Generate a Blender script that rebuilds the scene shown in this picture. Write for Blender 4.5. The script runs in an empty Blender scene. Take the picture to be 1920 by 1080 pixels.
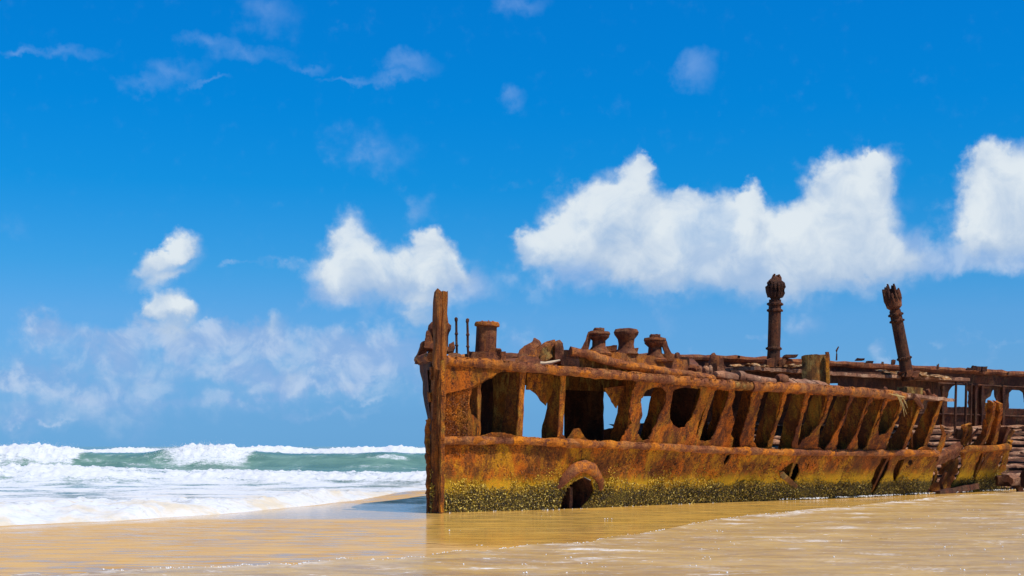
import bpy, math, random
import numpy as np
from mathutils import Vector, noise, Matrix
from mathutils.geometry import delaunay_2d_cdt

random.seed(7)
sc = bpy.context.scene
col = sc.collection

# ------------------------------------------------------------------ camera
F = 2667.0      # focal length in pixels of a 1920 wide frame (50 mm)
EYE = 1.70
HOR = 837.0
cam_d = bpy.data.cameras.new("camera")
cam = bpy.data.objects.new("camera", cam_d)
col.objects.link(cam)
cam.location = (0, 0, EYE)
cam.rotation_euler = (math.radians(90), 0, 0)
cam_d.sensor_width = 36
cam_d.lens = F / 1920 * 36
cam_d.shift_y = (HOR - 540) / 1920
cam_d.clip_start = 0.1
cam_d.clip_end = 20000
sc.camera = cam

# ------------------------------------------------------------------ exposure
sc.view_settings.view_transform = 'Standard'
sc.view_settings.look = 'None'
sc.view_settings.gamma = 1
sc.view_settings.exposure = 0.0
sc.view_settings.use_curve_mapping = False
sc.cycles.max_bounces = 6
sc.cycles.diffuse_bounces = 3
sc.cycles.use_denoising = True

# ------------------------------------------------------------------ sun
SUN_EL = math.radians(60)
sh = Vector((0.79, -0.61, 0)).normalized()
to_sun = Vector((sh.x * math.cos(SUN_EL), sh.y * math.cos(SUN_EL), math.sin(SUN_EL)))
sun_d = bpy.data.lights.new("sun", 'SUN')
sun_d.energy = 4.6
sun_d.angle = math.radians(0.53)
sun_d.color = (1.0, 0.95, 0.87)
sun = bpy.data.objects.new("sun", sun_d)
sun.rotation_euler = to_sun.to_track_quat('Z', 'Y').to_euler()
sun.location = (30, -25, 60)
col.objects.link(sun)


# ------------------------------------------------------------------ node helpers
class NT:
    def __init__(s, tree):
        s.t = tree
        s.n = tree.nodes
        s.l = tree.links

    def node(s, typ, **kw):
        nd = s.n.new(typ)
        for k, v in kw.items():
            setattr(nd, k, v)
        return nd

    def put(s, sock, v):
        if v is None:
            return
        if isinstance(v, bpy.types.NodeSocket):
            s.l.new(v, sock)
        else:
            sock.default_value = v

    def math(s, op, a, b=None, c=None, clamp=False):
        nd = s.node('ShaderNodeMath', operation=op, use_clamp=clamp)
        for i, v in enumerate((a, b, c)):
            s.put(nd.inputs[i], v)
        return nd.outputs[0]

    def vmath(s, op, a, b=None):
        nd = s.node('ShaderNodeVectorMath', operation=op)
        s.put(nd.inputs[0], a)
        if b is not None:
            s.put(nd.inputs['Scale'] if op == 'SCALE' else nd.inputs[1], b)
        return nd.outputs[0]

    def noise(s, vec, scale, detail=4, rough=0.55, dist=0.0):
        nd = s.node('ShaderNodeTexNoise')
        s.put(nd.inputs['Vector'], vec)
        nd.inputs['Scale'].default_value = scale
        nd.inputs['Detail'].default_value = detail
        nd.inputs['Roughness'].default_value = rough
        nd.inputs['Distortion'].default_value = dist
        return nd

    def ramp(s, fac, stops, interp='LINEAR'):
        nd = s.node('ShaderNodeValToRGB')
        cr = nd.color_ramp
        cr.interpolation = interp
        while len(cr.elements) < len(stops):
            cr.elements.new(0.5)
        for e, (p, c) in zip(cr.elements, stops):
            e.position = p
            e.color = (*c, 1) if len(c) == 3 else c
        s.put(nd.inputs[0], fac)
        return nd.outputs[0]

    def step(s, x, a, b, to0=0.0, to1=1.0):
        nd = s.node('ShaderNodeMapRange', interpolation_type='SMOOTHSTEP')
        s.put(nd.inputs[0], x)
        for i, v in zip((1, 2, 3, 4), (a, b, to0, to1)):
            s.put(nd.inputs[i], v)
        return nd.outputs[0]

    def mix(s, fac, a, b, blend='MIX'):
        nd = s.node('ShaderNodeMix', data_type='RGBA', blend_type=blend)
        s.put(nd.inputs[0], fac)
        for i, v in ((6, a), (7, b)):
            if not isinstance(v, bpy.types.NodeSocket) and len(v) == 3:
                v = (*v, 1)
            s.put(nd.inputs[i], v)
        return nd.outputs[2]

    def mapping(s, vec, loc=(0, 0, 0), scale=(1, 1, 1), rot=(0, 0, 0)):
        nd = s.node('ShaderNodeMapping')
        s.put(nd.inputs[0], vec)
        nd.inputs['Location'].default_value = loc
        nd.inputs['Rotation'].default_value = rot
        nd.inputs['Scale'].default_value = scale
        return nd.outputs[0]


# ------------------------------------------------------------------ sky
world = bpy.data.worlds.new("World")
sc.world = world
world.use_nodes = True
SKY_STRENGTH = 0.12


def build_sky():
    w = NT(world.node_tree)
    w.n.clear()
    out = w.node('ShaderNodeOutputWorld')
    bg = w.node('ShaderNodeBackground')
    bg.inputs['Strength'].default_value = SKY_STRENGTH
    w.l.new(bg.outputs[0], out.inputs[0])
    dirv = w.node('ShaderNodeTexCoord').outputs['Generated']
    sep = w.node('ShaderNodeSeparateXYZ')
    w.l.new(dirv, sep.inputs[0])
    el = w.math('ARCSINE', sep.outputs[2])
    az = w.math('ARCTAN2', sep.outputs[0], sep.outputs[1])
    azw = w.math('WRAP', az, 0.42, -0.42)
    U = w.math('MULTIPLY', azw, F)
    V = w.math('MULTIPLY', el, F)
    sky = w.node('ShaderNodeTexSky', sky_type='NISHITA')
    sky.sun_disc = False
    sky.sun_elevation = SUN_EL
    sky.sun_rotation = math.atan2(sh.x, sh.y)
    sky.air_density = 1.0
    sky.dust_density = 0.0
    sky.ozone_density = 4.0
    # deeper, more saturated blue higher up; pale blue at the horizon
    tint = w.ramp(w.math('DIVIDE', el, 0.5, clamp=True),
                  [(0.0, (0.135, 0.39, 0.98)), (0.04, (0.16, 0.405, 0.91)), (0.10, (0.225, 0.48, 0.88)), (0.18, (0.23, 0.55, 0.91)),
                   (0.251, (0.125, 0.58, 0.94)), (0.361, (0.026, 0.60, 1.02)), (0.47, (0.006, 0.62, 1.11)), (0.62, (0.004, 0.65, 1.20))])
    skyc = w.mix(1.0, sky.outputs[0], tint, 'MULTIPLY')

    # clouds: fields of soft lumps in direction space, edges broken by noise
    n_big = w.noise(dirv, 26, 6, 0.6)
    n_fine = w.noise(dirv, 80, 4, 0.55)

    def warp(amount_big, amount_fine):
        a = w.vmath('SCALE', w.vmath('SUBTRACT', n_big.outputs['Color'], (0.5, 0.5, 0.5)), amount_big)
        b = w.vmath('SCALE', w.vmath('SUBTRACT', n_fine.outputs['Color'], (0.5, 0.5, 0.5)), amount_fine)
        cmb = w.node('ShaderNodeCombineXYZ')
        w.l.new(U, cmb.inputs[0])
        w.l.new(V, cmb.inputs[1])
        v = w.vmath('ADD', w.vmath('ADD', cmb.outputs[0], a), b)
        return w.vmath('MULTIPLY', v, (1, 1, 0))

    def field(blobs, vec):
        tot = None
        for b in blobs:
            px, py, rx, ry = b[:4]
            k = b[4] if len(b) > 4 else 1.0
            u = math.atan2(px - 960, F) * F
            v = math.atan2(HOR - py, math.hypot(F, px - 960)) * F
            m = w.mapping(vec, (-u / rx, -v / ry, 0), (1 / rx, 1 / ry, 0))
            g = w.node('ShaderNodeTexGradient', gradient_type='SPHERICAL')
            w.l.new(m, g.inputs[0])
            val = g.outputs[1]
            if tot is None:
                tot = val if k == 1.0 else w.math('MULTIPLY', val, k)
            else:
                tot = w.math('MULTIPLY_ADD', val, k, tot)
        return tot

    dense = [(1045, 465, 85, 75), (1095, 415, 95, 95), (1150, 385, 90, 90), (1198, 325, 46, 60), (1195, 440, 150, 110),
             (1290, 440, 120, 110), (1300, 372, 40, 40), (1390, 425, 90, 80), (1403, 380, 34, 40), (1380, 490, 190, 80),
             (1480, 470, 150, 95), (1560, 355, 80, 80), (1600, 330, 85, 66), (1658, 308, 50, 56), (1565, 440, 140, 95),
             (1625, 400, 80, 90), (1600, 495, 130, 60), (1310, 515, 200, 70), (1480, 520, 200, 70), (1640, 505, 130, 60), (1170, 500, 110, 60), (1005, 475, 45, 55), (1840, 460, 70, 50),
             (1870, 370, 85, 120), (1852, 305, 46, 52), (1905, 430, 130, 90), (1965, 360, 120, 120),
             (660, 440, 56, 56), (655, 495, 84, 80), (705, 505, 100, 75), (800, 505, 85, 70), (812, 462, 44, 38), (745, 540, 150, 60), (660, 540, 80, 50), (830, 535, 80, 46),
             (340, 466, 50, 42, 1.2), (322, 482, 44, 34), (296, 500, 54, 32, 1.2), (256, 524, 48, 24),
             (316, 572, 60, 48, 1.2), (340, 594, 56, 38, 1.2), (290, 604, 50, 34), (318, 608, 62, 40), (300, 590, 50, 34),
             (785, 606, 50, 36, .9), (520, 610, 40, 40, .6), (540, 706, 32, 30, .6), (560, 730, 30, 16, .5), (655, 722, 56, 12, .6), (265, 716, 60, 10, .6), (680, 742, 26, 10, .5), (320, 656, 46, 22, .5), (215, 660, 40, 30, .45), (350, 716, 40, 8, .5), (1640, 660, 24, 18, .6), (760, 628, 26, 16, .5),
             (1640, 300, 20, 30), (1215, 300, 22, 24)]
    rl = random.Random(21)
    low = [(100, 618, 80, 34, .8), (290, 636, 130, 26, .9), (400, 628, 90, 24, .8), (215, 662, 60, 40, .8), (330, 662, 70, 30, .8), (450, 645, 110, 46, .9), (520, 622, 60, 56, .8),
           (630, 650, 120, 44, .7), (740, 650, 110, 50, .7), (100, 690, 200, 40, .5), (400, 700, 240, 46, .5), (660, 700, 220, 50, .55), (60, 720, 110, 34, .6), (160, 740, 90, 24, .6),
           (270, 724, 90, 18, .5), (545, 722, 50, 34, .7), (700, 742, 70, 20, .5), (850, 620, 80, 50, .5), (960, 640, 90, 56, .5), (1000, 560, 60, 40, .4)]
    for _ in range(16):
        low.append((rl.uniform(0, 800), rl.uniform(690, 800), rl.uniform(60, 160), rl.uniform(8, 20), rl.uniform(.35, .6)))
    for _ in range(8):
        low.append((rl.uniform(1250, 1900), rl.uniform(600, 690), rl.uniform(50, 110), rl.uniform(10, 26), rl.uniform(.25, .45)))
    soft = [(1060, 495, 140, 80), (1300, 495, 290, 90), (1550, 490, 260, 85), (1730, 485, 110, 44, .8), (1630, 430, 100, 110, .5),
            (1860, 440, 150, 90), (1930, 480, 160, 60), (740, 540, 190, 75), (870, 530, 80, 60), (620, 540, 80, 60),
            (300, 500, 90, 40, .6), (310, 600, 90, 40, .5),
            (100, 620, 90, 30, .45), (300, 632, 170, 24, .7), (215, 662, 60, 40, .55), (330, 660, 60, 30, .6), (440, 640, 110, 42, .6),
            (500, 625, 60, 50, .6), (620, 650, 140, 46, .45), (760, 655, 120, 46, .45), (40, 715, 60, 30, .4), (150, 740, 80, 24, .4),
            (540, 718, 50, 34, .5), (650, 725, 60, 18, .4), (700, 690, 110, 30, .4), (420, 700, 160, 26, .35), (210, 700, 120, 30, .35),
            (380, 760, 160, 14, .3), (620, 775, 160, 12, .3), (150, 650, 200, 60, .25), (560, 680, 260, 60, .25),
            (690, 285, 110, 60, .45), (300, 700, 520, 150, .50), (720, 690, 330, 130, .40), (100, 780, 400, 70, .4), (785, 400, 70, 60, .4), (1250, 608, 50, 50, .4), (1515, 600, 56, 46, .55), (1650, 662, 34, 22, .5),
            (945, 550, 60, 50, .35), (965, 640, 80, 50, .35), (1860, 668, 70, 26, .3), (10, 440, 60, 30, .3), (520, 495, 120, 14, .5), (430, 490, 60, 10, .4)]
    wisp = [(505, 25, 80, 50), (110, 96, 110, 18), (385, 76, 70, 20), (470, 105, 100, 22), (570, 127, 60, 14), (325, 130, 80, 30),
            (262, 155, 70, 22), (765, 122, 75, 32, 1.3), (725, 150, 80, 14), (1302, 132, 56, 56, 1.6), (985, 5, 70, 26), (400, 152, 50, 8),
            (950, 180, 42, 26, 1.2), (640, 152, 60, 8), (30, 95, 50, 10), (690, 280, 110, 60, .9), (1680, 380, 60, 30, .6), (30, 430, 60, 30, .6)]
    wd = warp(84, 34)
    fd = field(dense, wd)
    f_below = field(dense, w.vmath('ADD', wd, (0, -30, 0)))
    f_above = field(dense, w.vmath('ADD', wd, (-18, 46, 0)))
    n_bil = w.noise(w.vmath('ADD', dirv, (3.1, 1.7, 0.4)), 34, 5, 0.58, 0.5)
    bil0 = w.math('SUBTRACT', n_bil.outputs[0], 0.5)
    fs = field(soft, warp(90, 30))
    fl = field(low, warp(120, 50))
    fw = field(wisp, warp(80, 40))
    det = w.math('SUBTRACT', n_fine.outputs[0], 0.5)
    big = w.math('SUBTRACT', n_big.outputs[0], 0.5)
    a_d = w.step(w.math('MULTIPLY_ADD', det, 0.40, fd), 0.05, 0.80)
    a_d = w.math('MULTIPLY', a_d, w.step(w.math('MULTIPLY_ADD', big, 0.7, f_below), -0.30, 0.62))
    n_low = w.noise(w.vmath('ADD', dirv, (1.3, 5.2, 2.4)), 9, 3, 0.5).outputs[0]
    a_d = w.math('MULTIPLY', a_d, w.step(w.math('MULTIPLY_ADD', bil0, 0.5, n_low), 0.34, 0.58, 0.70, 0.97))
    a_s = w.math('MULTIPLY', w.step(w.math('ADD', w.math('MULTIPLY_ADD', big, 0.8, fs), w.math('MULTIPLY', det, 0.6)), 0.16, 1.05), 0.85)
    a_w = w.math('MULTIPLY', w.step(w.math('MULTIPLY_ADD', det, 1.3, fw), 0.05, 1.7), 0.36)
    k = 1 / SKY_STRENGTH
    bil = bil0
    lum = w.math('MULTIPLY_ADD', w.step(f_above, 0.2, 1.8), -0.58, 1.0)
    lum = w.math('ADD', lum, w.math('MULTIPLY_ADD', bil, 1.7, w.math('MULTIPLY', det, 0.35)), clamp=True)
    lum = w.math('MULTIPLY', lum, w.step(fd, 0.0, 0.75, 0.6, 1.0))
    lum = w.math('MULTIPLY', lum, w.step(w.math('MULTIPLY_ADD', bil, 1.2, f_below), 0.1, 1.5, 0.20, 1.0))
    c_d = w.mix(lum, (0.40 * k, 0.54 * k, 0.74 * k), (0.76 * k, 0.83 * k, 0.88 * k))
    c = w.mix(a_w, skyc, (0.30 * k, 0.48 * k, 0.82 * k))
    a_l = w.math('MULTIPLY', w.step(w.math('ADD', w.math('MULTIPLY_ADD', big, 2.0, fl), w.math('MULTIPLY', det, 0.55)), 0.0, 1.35), 0.72)
    a_l = w.math('MULTIPLY', a_l, w.step(fl, 0.0, 0.25))
    c = w.mix(a_l, c, w.mix(w.step(w.math('MULTIPLY_ADD', det, 0.8, n_bil.outputs[0]), 0.40, 0.64), (0.19 * k, 0.40 * k, 0.74 * k), (0.52 * k, 0.66 * k, 0.86 * k)))
    c = w.mix(a_s, c, w.mix(w.step(n_bil.outputs[0], 0.4, 0.62), (0.27 * k, 0.45 * k, 0.76 * k), (0.46 * k, 0.60 * k, 0.82 * k)))
    c = w.mix(a_d, c, c_d)
    w.l.new(c, bg.inputs['Color'])
    world.cycles.sampling_method = 'MANUAL'
    world.cycles.sample_map_resolution = 512


build_sky()


# ------------------------------------------------------------------ materials
def material(name):
    m = bpy.data.materials.new(name)
    m.use_nodes = True
    t = NT(m.node_tree)
    t.n.clear()
    out = t.node('ShaderNodeOutputMaterial')
    return m, t, out


def rust(name, dark, mid, orange, ochre, k_or=0.6, k_oc=0.6, k_dk=0.6, scale=1.0, growth=False, bump=0.8, grain=(1, 1, 0.45)):
    """rust: brown scale with patches of fresh orange, ochre bloom, dark pitting and run-off streaks"""
    m, t, out = material(name)
    co = t.node('ShaderNodeTexCoord').outputs['Object']
    st = t.mapping(co, scale=grain)
    nA = t.noise(st, 1.7 * scale, 9, 0.68).outputs[0]
    nB = t.noise(t.mapping(co, loc=(7, 3, 1), scale=grain), 2.1 * scale, 9, 0.66).outputs[0]
    nC = t.noise(t.mapping(co, loc=(2, 11, 5), scale=grain), 2.8 * scale, 9, 0.70).outputs[0]
    n2 = t.noise(co, 7 * scale, 8, 0.70).outputs[0]
    n3 = t.noise(co, 24 * scale, 6, 0.66).outputs[0]
    n4 = t.noise(co, 75, 3, 0.6).outputs[0]
    c = t.mix(t.step(t.math('MULTIPLY_ADD', n3, 0.4, t.math('MULTIPLY', n2, 0.6)), 0.38, 0.62), dark, mid)
    c = t.mix(t.math('MULTIPLY', t.step(t.math('MULTIPLY_ADD', n3, 0.25, t.math('MULTIPLY', nA, 0.75)), 0.47, 0.585), k_or), c, orange)
    c = t.mix(t.math('MULTIPLY', t.step(t.math('MULTIPLY_ADD', n3, 0.25, t.math('MULTIPLY', nB, 0.75)), 0.48, 0.59), k_oc), c, ochre)
    c = t.mix(t.math('MULTIPLY', t.step(t.math('MULTIPLY_ADD', n3, 0.3, t.math('MULTIPLY', nC, 0.7)), 0.53, 0.60), k_dk), c, dark)
    nS = t.noise(t.mapping(co, scale=(3.4, 3.4, 0.22)), 2.2, 6, 0.62).outputs[0]
    c = t.mix(t.math('MULTIPLY', t.step(nS, 0.56, 0.66), 0.62), c, dark)
    c = t.mix(t.math('MULTIPLY', t.step(nS, 0.42, 0.34), 0.45), c, orange)
    nL = t.noise(t.mapping(co, loc=(5, 1, 8), scale=(1, 1, 0.7)), 0.75 * scale, 8, 0.7).outputs[0]
    c = t.mix(t.math('MULTIPLY', t.step(t.math('MULTIPLY_ADD', n2, 0.22, t.math('MULTIPLY', nL, 0.78)), 0.50, 0.58), 0.66), c, dark)
    if growth:
        sepz = t.node('ShaderNodeSeparateXYZ')
        t.l.new(co, sepz.inputs[0])
        h = t.math('MULTIPLY_ADD', t.math('SUBTRACT', n2, 0.5), 0.55, sepz.outputs[2])
        h = t.math('MULTIPLY_ADD', t.math('SUBTRACT', n3, 0.5), 0.5, h)
        c = t.mix(t.step(h, 0.98, 0.60, 0, 0.75), c, (0.56, 0.32, 0.008))
        weed = t.mix(t.step(n3, 0.42, 0.6), (0.030, 0.020, 0.005), (0.15, 0.105, 0.010))
        c = t.mix(t.step(h, 0.62, 0.40), c, weed)
    g = t.math('MULTIPLY_ADD', n4, 0.9, t.math('MULTIPLY_ADD', n3, 1.3, -0.06))
    gg = t.node('ShaderNodeCombineColor')
    for i in range(3):
        t.l.new(g, gg.inputs[i])
    c = t.mix(1.0, c, gg.outputs[0], 'MULTIPLY')
    p = t.node('ShaderNodeBsdfPrincipled')
    t.l.new(c, p.inputs['Base Color'])
    p.inputs['Roughness'].default_value = 0.85
    p.inputs['Specular IOR Level'].default_value = 0.18
    b = t.node('ShaderNodeBump')
    b.inputs['Strength'].default_value = bump
    b.inputs['Distance'].default_value = 0.05
    hgt = t.math('MULTIPLY_ADD', n3, 0.9, t.math('MULTIPLY_ADD', n4, 0.35, t.math('MULTIPLY', n2, 0.9)))
    t.l.new(hgt, b.inputs['Height'])
    t.l.new(b.outputs[0], p.inputs['Normal'])
    t.l.new(p.outputs[0], out.inputs[0])
    return m


MAT = {}
MAT['lower'] = rust('ochre_rust', (0.070, 0.020, 0.006), (0.37, 0.118, 0.008), (0.56, 0.125, 0.004), (0.48, 0.215, 0.007), 0.75, 0.75, 0.7, growth=True)
MAT['upper'] = rust('mottled_rust', (0.058, 0.017, 0.007), (0.29, 0.070, 0.008), (0.55, 0.130, 0.005), (0.44, 0.20, 0.010), 0.7, 0.42, 0.85)
MAT['rail'] = rust('scaly_rust', (0.12, 0.036, 0.016), (0.30, 0.098, 0.036), (0.66, 0.20, 0.008), (0.40, 0.18, 0.05), 0.7, 0.5, 0.6, 1.3, grain=(1, 1, 1))
MAT['flange'] = rust('orange_rust', (0.10, 0.028, 0.010), (0.42, 0.115, 0.008), (0.70, 0.215, 0.008), (0.44, 0.26, 0.03), 0.75, 0.45, 0.6, 1.4)
MAT['crust'] = rust('fresh_rust', (0.26, 0.07, 0.012), (0.62, 0.19, 0.008), (0.74, 0.24, 0.006), (0.52, 0.20, 0.03), 0.6, 0.4, 0.4, 1.6, grain=(1, 1, 1))
MAT['stem'] = rust('grained_rust', (0.065, 0.020, 0.010), (0.26, 0.072, 0.012), (0.44, 0.125, 0.010), (0.40, 0.20, 0.05), 0.6, 0.35, 0.8, 1.8, grain=(3.2, 3.2, 0.28))
MAT['web'] = rust('brown_rust', (0.065, 0.020, 0.008), (0.26, 0.078, 0.012), (0.46, 0.125, 0.010), (0.40, 0.24, 0.025), 0.6, 0.5, 0.55)
MAT['deck'] = rust('red_brown_rust', (0.075, 0.025, 0.014), (0.24, 0.076, 0.032), (0.40, 0.125, 0.022), (0.38, 0.20, 0.08), 0.45, 0.3, 0.7, 1.6, grain=(1, 1, .8))
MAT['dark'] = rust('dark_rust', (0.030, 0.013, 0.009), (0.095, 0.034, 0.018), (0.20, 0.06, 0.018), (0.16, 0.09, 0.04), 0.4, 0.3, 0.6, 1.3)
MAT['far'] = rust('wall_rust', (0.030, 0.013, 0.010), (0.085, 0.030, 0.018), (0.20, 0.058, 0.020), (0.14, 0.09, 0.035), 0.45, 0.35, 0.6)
MAT['olive'] = rust('lichen_rust', (0.07, 0.03, 0.012), (0.30, 0.12, 0.025), (0.42, 0.14, 0.02), (0.46, 0.32, 0.09), 0.5, 0.62, 0.7, 2.0)
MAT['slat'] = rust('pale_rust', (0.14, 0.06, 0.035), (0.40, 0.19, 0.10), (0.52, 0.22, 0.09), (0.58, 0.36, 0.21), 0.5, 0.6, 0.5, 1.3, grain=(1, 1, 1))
MAT['pale'] = rust('bleached_scale', (0.20, 0.08, 0.03), (0.50, 0.24, 0.08), (0.55, 0.22, 0.05), (0.82, 0.62, 0.34), 0.4, 0.75, 0.5, 3.5, grain=(1, 1, 1))


def mat_barnacle():
    m, t, out = material('barnacles')
    rnd = t.node('ShaderNodeNewGeometry').outputs['Random Per Island']
    co = t.node('ShaderNodeTexCoord').outputs['Object']
    sepz = t.node('ShaderNodeSeparateXYZ')
    t.l.new(co, sepz.inputs[0])
    c1 = t.ramp(rnd, [(0, (0.020, 0.012, 0.002)), (0.42, (0.075, 0.045, 0.004)), (0.74, (0.22, 0.135, 0.008)), (0.92, (0.44, 0.29, 0.025)), (1, (0.70, 0.54, 0.14))])
    c2 = t.ramp(rnd, [(0, (0.22, 0.11, 0.005)), (0.5, (0.55, 0.31, 0.010)), (1, (0.76, 0.50, 0.04))])
    n = t.noise(co, 2.2, 5, 0.6).outputs[0]
    f = t.step(t.math('MULTIPLY_ADD', t.math('SUBTRACT', n, 0.5), 0.8, sepz.outputs[2]), 0.42, 0.85)
    c = t.mix(f, c1, c2)
    p = t.node('ShaderNodeBsdfPrincipled')
    t.l.new(c, p.inputs['Base Color'])
    p.inputs['Roughness'].default_value = 0.45
    p.inputs['Specular IOR Level'].default_value = 0.4
    t.l.new(p.outputs[0], out.inputs[0])
    return m


MAT['barnacle'] = mat_barnacle()


def mat_sand():
    m, t, out = material('wet_sand')
    co = t.node('ShaderNodeTexCoord').outputs['Object']
    n1 = t.noise(t.mapping(co, scale=(0.28, 0.8, 1.0)), 0.5, 6, 0.6, 0.3).outputs[0]
    n2 = t.noise(t.mapping(co, scale=(0.40, 1.5, 1)), 1.6, 7, 0.66, 0.2).outputs[0]
    n3 = t.noise(co, 60, 3, 0.6).outputs[0]
    n5 = t.noise(t.mapping(co, scale=(0.5, 1.5, 1)), 3.0, 6, 0.66).outputs[0]
    film = t.node('ShaderNodeAttribute', attribute_name='film').outputs['Fac']
    film = t.step(t.math('MULTIPLY_ADD', t.math('SUBTRACT', n2, 0.5), 1.3, film), 0.30, 0.75)
    c = t.mix(t.step(n1, 0.35, 0.65), (0.53, 0.285, 0.085), (0.60, 0.345, 0.12))
    c = t.mix(t.step(n2, 0.40, 0.62), c, (0.64, 0.395, 0.155))
    c = t.mix(t.math('MULTIPLY', n3, 0.28), c, (0.36, 0.22, 0.09))
    cf = t.mix(t.step(n1, 0.4, 0.6), (0.72, 0.41, 0.095), (0.63, 0.34, 0.065))
    c = t.mix(film, c, cf)
    d = t.node('ShaderNodeBsdfDiffuse')
    t.l.new(c, d.inputs[0])
    b = t.node('ShaderNodeBump')
    b.inputs['Strength'].default_value = 0.35
    b.inputs['Distance'].default_value = 0.03
    t.l.new(t.math('MULTIPLY_ADD', n3, 0.15, n5), b.inputs['Height'])
    t.l.new(b.outputs[0], d.inputs['Normal'])
    g = t.node('ShaderNodeBsdfGlossy')
    g.inputs['Roughness'].default_value = 0.10
    g.inputs['Color'].default_value = (0.95, 0.95, 0.95, 1)
    b2 = t.node('ShaderNodeBump')
    b2.inputs['Strength'].default_value = 0.10
    b2.inputs['Distance'].default_value = 0.03
    t.l.new(t.math('ADD', n2, n5), b2.inputs['Height'])
    t.l.new(b2.outputs[0], g.inputs['Normal'])
    wet = t.node('ShaderNodeAttribute', attribute_name='wet').outputs['Fac']
    wet = t.step(t.math('MULTIPLY_ADD', t.math('SUBTRACT', n2, 0.5), 0.9, wet), 0.15, 0.95)
    streak = t.math('MULTIPLY', t.step(n5, 0.60, 0.40), t.step(t.math('MULTIPLY_ADD', n2, 0.6, t.math('MULTIPLY', n1, 0.4)), 0.60, 0.44))
    fac = t.math('ADD', t.math('MULTIPLY', streak, 0.58), t.math('MULTIPLY', wet, 0.58))
    fac = t.math('ADD', fac, t.math('MULTIPLY', film, t.math('MULTIPLY_ADD', t.step(n5, 0.35, 0.6), 0.34, 0.16)))
    fac = t.math('MINIMUM', fac, 0.72)
    mx = t.node('ShaderNodeMixShader')
    t.l.new(fac, mx.inputs[0])
    t.l.new(d.outputs[0], mx.inputs[1])
    t.l.new(g.outputs[0], mx.inputs[2])
    t.l.new(mx.outputs[0], out.inputs[0])
    return m


MAT['sand'] = mat_sand()


def mat_film(name, tint, refl, rough, bump, foam_amt):
    """shallow sandy water: sand seen through it, painted warm reflections, and a sky-reflecting skin"""
    m, t, out = material(name)
    co = t.node('ShaderNodeTexCoord').outputs['Object']
    st = t.mapping(co, scale=(0.45, 1.2, 1))
    n1 = t.noise(st, 0.7, 6, 0.62, 0.6).outputs[0]
    n2 = t.noise(st, 3.0, 6, 0.62, 0.5).outputs[0]
    n3 = t.noise(st, 11.0, 4, 0.6).outputs[0]
    c = t.mix(t.step(n1, 0.36, 0.64), tint[0], tint[1])
    c = t.mix(t.math('MULTIPLY', t.step(n2, 0.45, 0.65), 0.7), c, tint[2])
    n5 = t.noise(t.mapping(co, loc=(4, 2, 0), scale=(0.5, 1.1, 1)), 4.6, 5, 0.65, 0.4).outputs[0]
    c = t.mix(t.math('MULTIPLY', t.step(n5, 0.50, 0.62), 0.65), c, tint[3])  # warm patches painted in for orange reflections on the water
    c = t.mix(t.math('MULTIPLY', t.step(n5, 0.46, 0.36), 0.5), c, tint[4])
    fo = t.math('MULTIPLY', t.math('MULTIPLY', t.step(n3, 0.60, 0.68), t.step(n2, 0.52, 0.62)), foam_amt)
    att = t.node('ShaderNodeAttribute', attribute_name='foam').outputs['Fac']
    fo = t.math('ADD', fo, t.math('MULTIPLY', att, t.step(n3, 0.42, 0.55)), clamp=True)
    c = t.mix(fo, c, (0.82, 0.80, 0.76))
    d = t.node('ShaderNodeBsdfDiffuse')
    t.l.new(c, d.inputs[0])
    b = t.node('ShaderNodeBump')
    b.inputs['Strength'].default_value = bump
    b.inputs['Distance'].default_value = 0.05
    t.l.new(t.math('MULTIPLY_ADD', n2, 0.6, t.math('MULTIPLY', n3, 0.35)), b.inputs['Height'])
    t.l.new(b.outputs[0], d.inputs['Normal'])
    g = t.node('ShaderNodeBsdfGlossy')
    g.inputs['Roughness'].default_value = rough
    t.l.new(b.outputs[0], g.inputs['Normal'])
    mx = t.node('ShaderNodeMixShader')
    t.l.new(t.math('MULTIPLY', t.math('SUBTRACT', 1.0, fo), t.math('MULTIPLY_ADD', t.step(n1, 0.3, 0.7), refl * 0.5, refl * 0.7)), mx.inputs[0])
    t.l.new(d.outputs[0], mx.inputs[1])
    t.l.new(g.outputs[0], mx.inputs[2])
    t.l.new(mx.outputs[0], out.inputs[0])
    return m


MAT['swash'] = mat_film('swash_water', ((0.61, 0.38, 0.13), (0.54, 0.315, 0.09), (0.65, 0.44, 0.20), (0.72, 0.43, 0.095), (0.48, 0.295, 0.13)), 0.40, 0.07, 0.8, 0.9)


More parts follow.
